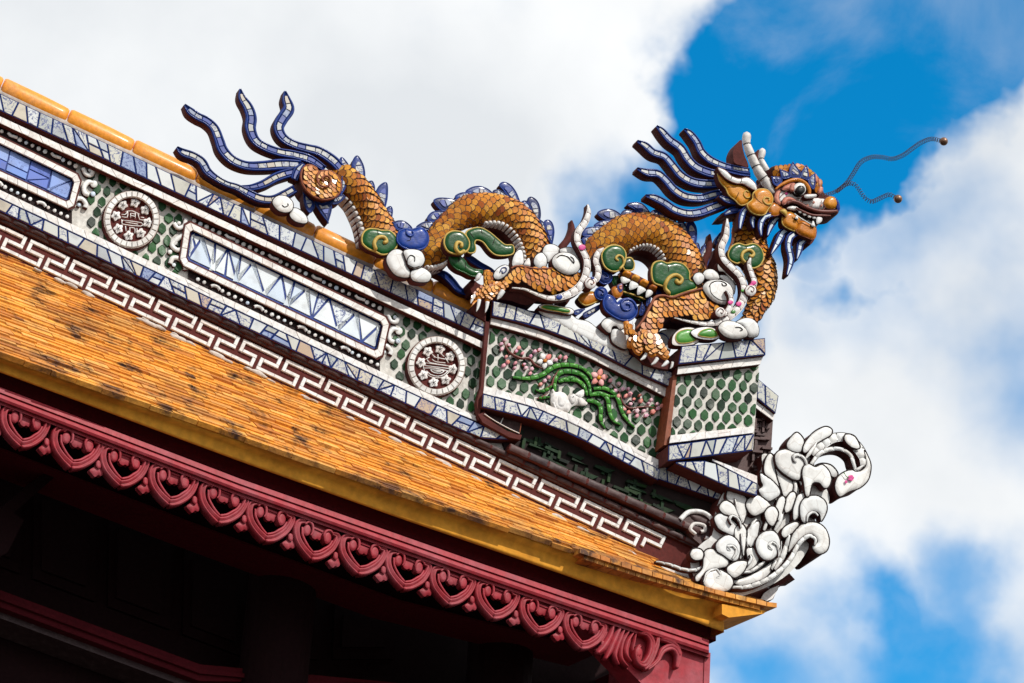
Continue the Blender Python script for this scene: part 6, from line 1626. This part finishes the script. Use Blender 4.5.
ornament('cloud_ornament', 'long low white cloud between the two dragon legs on the slanting pier', 'cloud ornament', T7, (300, 540), .1, [
    (T7, [(-140,318),(-60,330),(0,340),(70,350),(110,378),(180,395),(245,445),(300,480),(380,510),(430,545),(440,620),(380,600),(240,545),(100,480),(-20,410),(-120,350)], .09, dict(WK, nm='cloud_base', h=.02, t=.1)),
    (T7, [(262,415),(290,375),(345,365),(400,382),(415,420),(385,450),(360,425),(335,430),(325,465),(300,460)], .13, dict(WK, nm='cloud_lobe', h=.016, t=.1)),
    (T7, [(330,450),(380,440),(425,455),(440,510),(430,570),(380,560),(330,520)], .12, dict(WK, nm='cloud_lobe', h=.02, t=.1))], G_)
mb = MB()
ornament('cloud_ornament', 'two round white lobes on the square pier at the foot of the dragon neck', 'cloud ornament', T11, (500, 490), .2, [
    (T11, [(372,440),(395,400),(440,390),(500,405),(545,440),(560,480),(530,500),(470,506),(410,488)], .24, dict(WK, nm='cloud_lobe', h=.026, hook=[(470,440),(500,440),(518,455),(500,462)], hm='dark', hw=1.0)),
    (T11, [(478,405),(540,372),(600,385),(632,435),(622,488),(570,496),(545,470),(520,430)], .22, dict(WK, nm='cloud_lobe', h=.026))], G_)
def leafthing(label, Zf, outer, inner, d):
    t_ = thing('lotus_leaf', label, 'leaf ornament', Zf([outer[0]])[0], d, 'green leaves at the dragon feet')
    scroll(Zf, outer, d, 'trim', 'dark', nm='leaf_edge', rw=.9, h=.006, par=t_)
    scroll(Zf, inner, d+.006, 'leaf', 'yellow', nm='leaf_blade', rw=.9, h=.012, t=.01, par=t_)
leafthing('flat green leaf with white edge at the left end of the square pier top', T11, [(75,530),(85,480),(130,440),(190,430),(235,445),(235,480),(252,515),(220,540),(160,550),(95,548)], [(100,500),(115,465),(165,445),(215,450),(210,480),(230,510),(180,530),(120,530)], .19)
leafthing('curled green leaf with thick white border in the middle of the square pier top', T11, [(196,462),(235,436),(300,428),(350,440),(390,485),(355,508),(290,510),(225,495)], [(245,480),(270,450),(330,440),(368,478),(340,495),(285,492)], .21)
leafthing('thin green leaf lying behind the forepaw on the slanting pier', T7, [(-140,300),(-90,280),(0,295),(70,310),(90,335),(60,350),(-10,338),(-90,325)], [(-120,300),(-80,290),(0,303),(60,320),(50,338),(-20,328),(-90,315)], .12)
mb = MB()
t_ = thing('green_limb_ornament', 'x', 'x', (0, 0), 0) if False else None
# dark blue disc behind the hind paw, small white fang beside it
mb = MB(); blob(mb, T7([(615,490),(650,472),(690,500),(705,560),(690,600),(650,575),(620,530)]), .05, .06, .01, 'china_deep', 'maroon', rim='blue', rw=1.5); mb.build('blue_leaf', dr)
mb = MB(); blob(mb, T7([(640,455),(700,440),(770,440),(740,470),(700,520),(680,480)]), .02, .05, .01, 'white', 'maroon'); mb.build('cloud_wisp', dr)
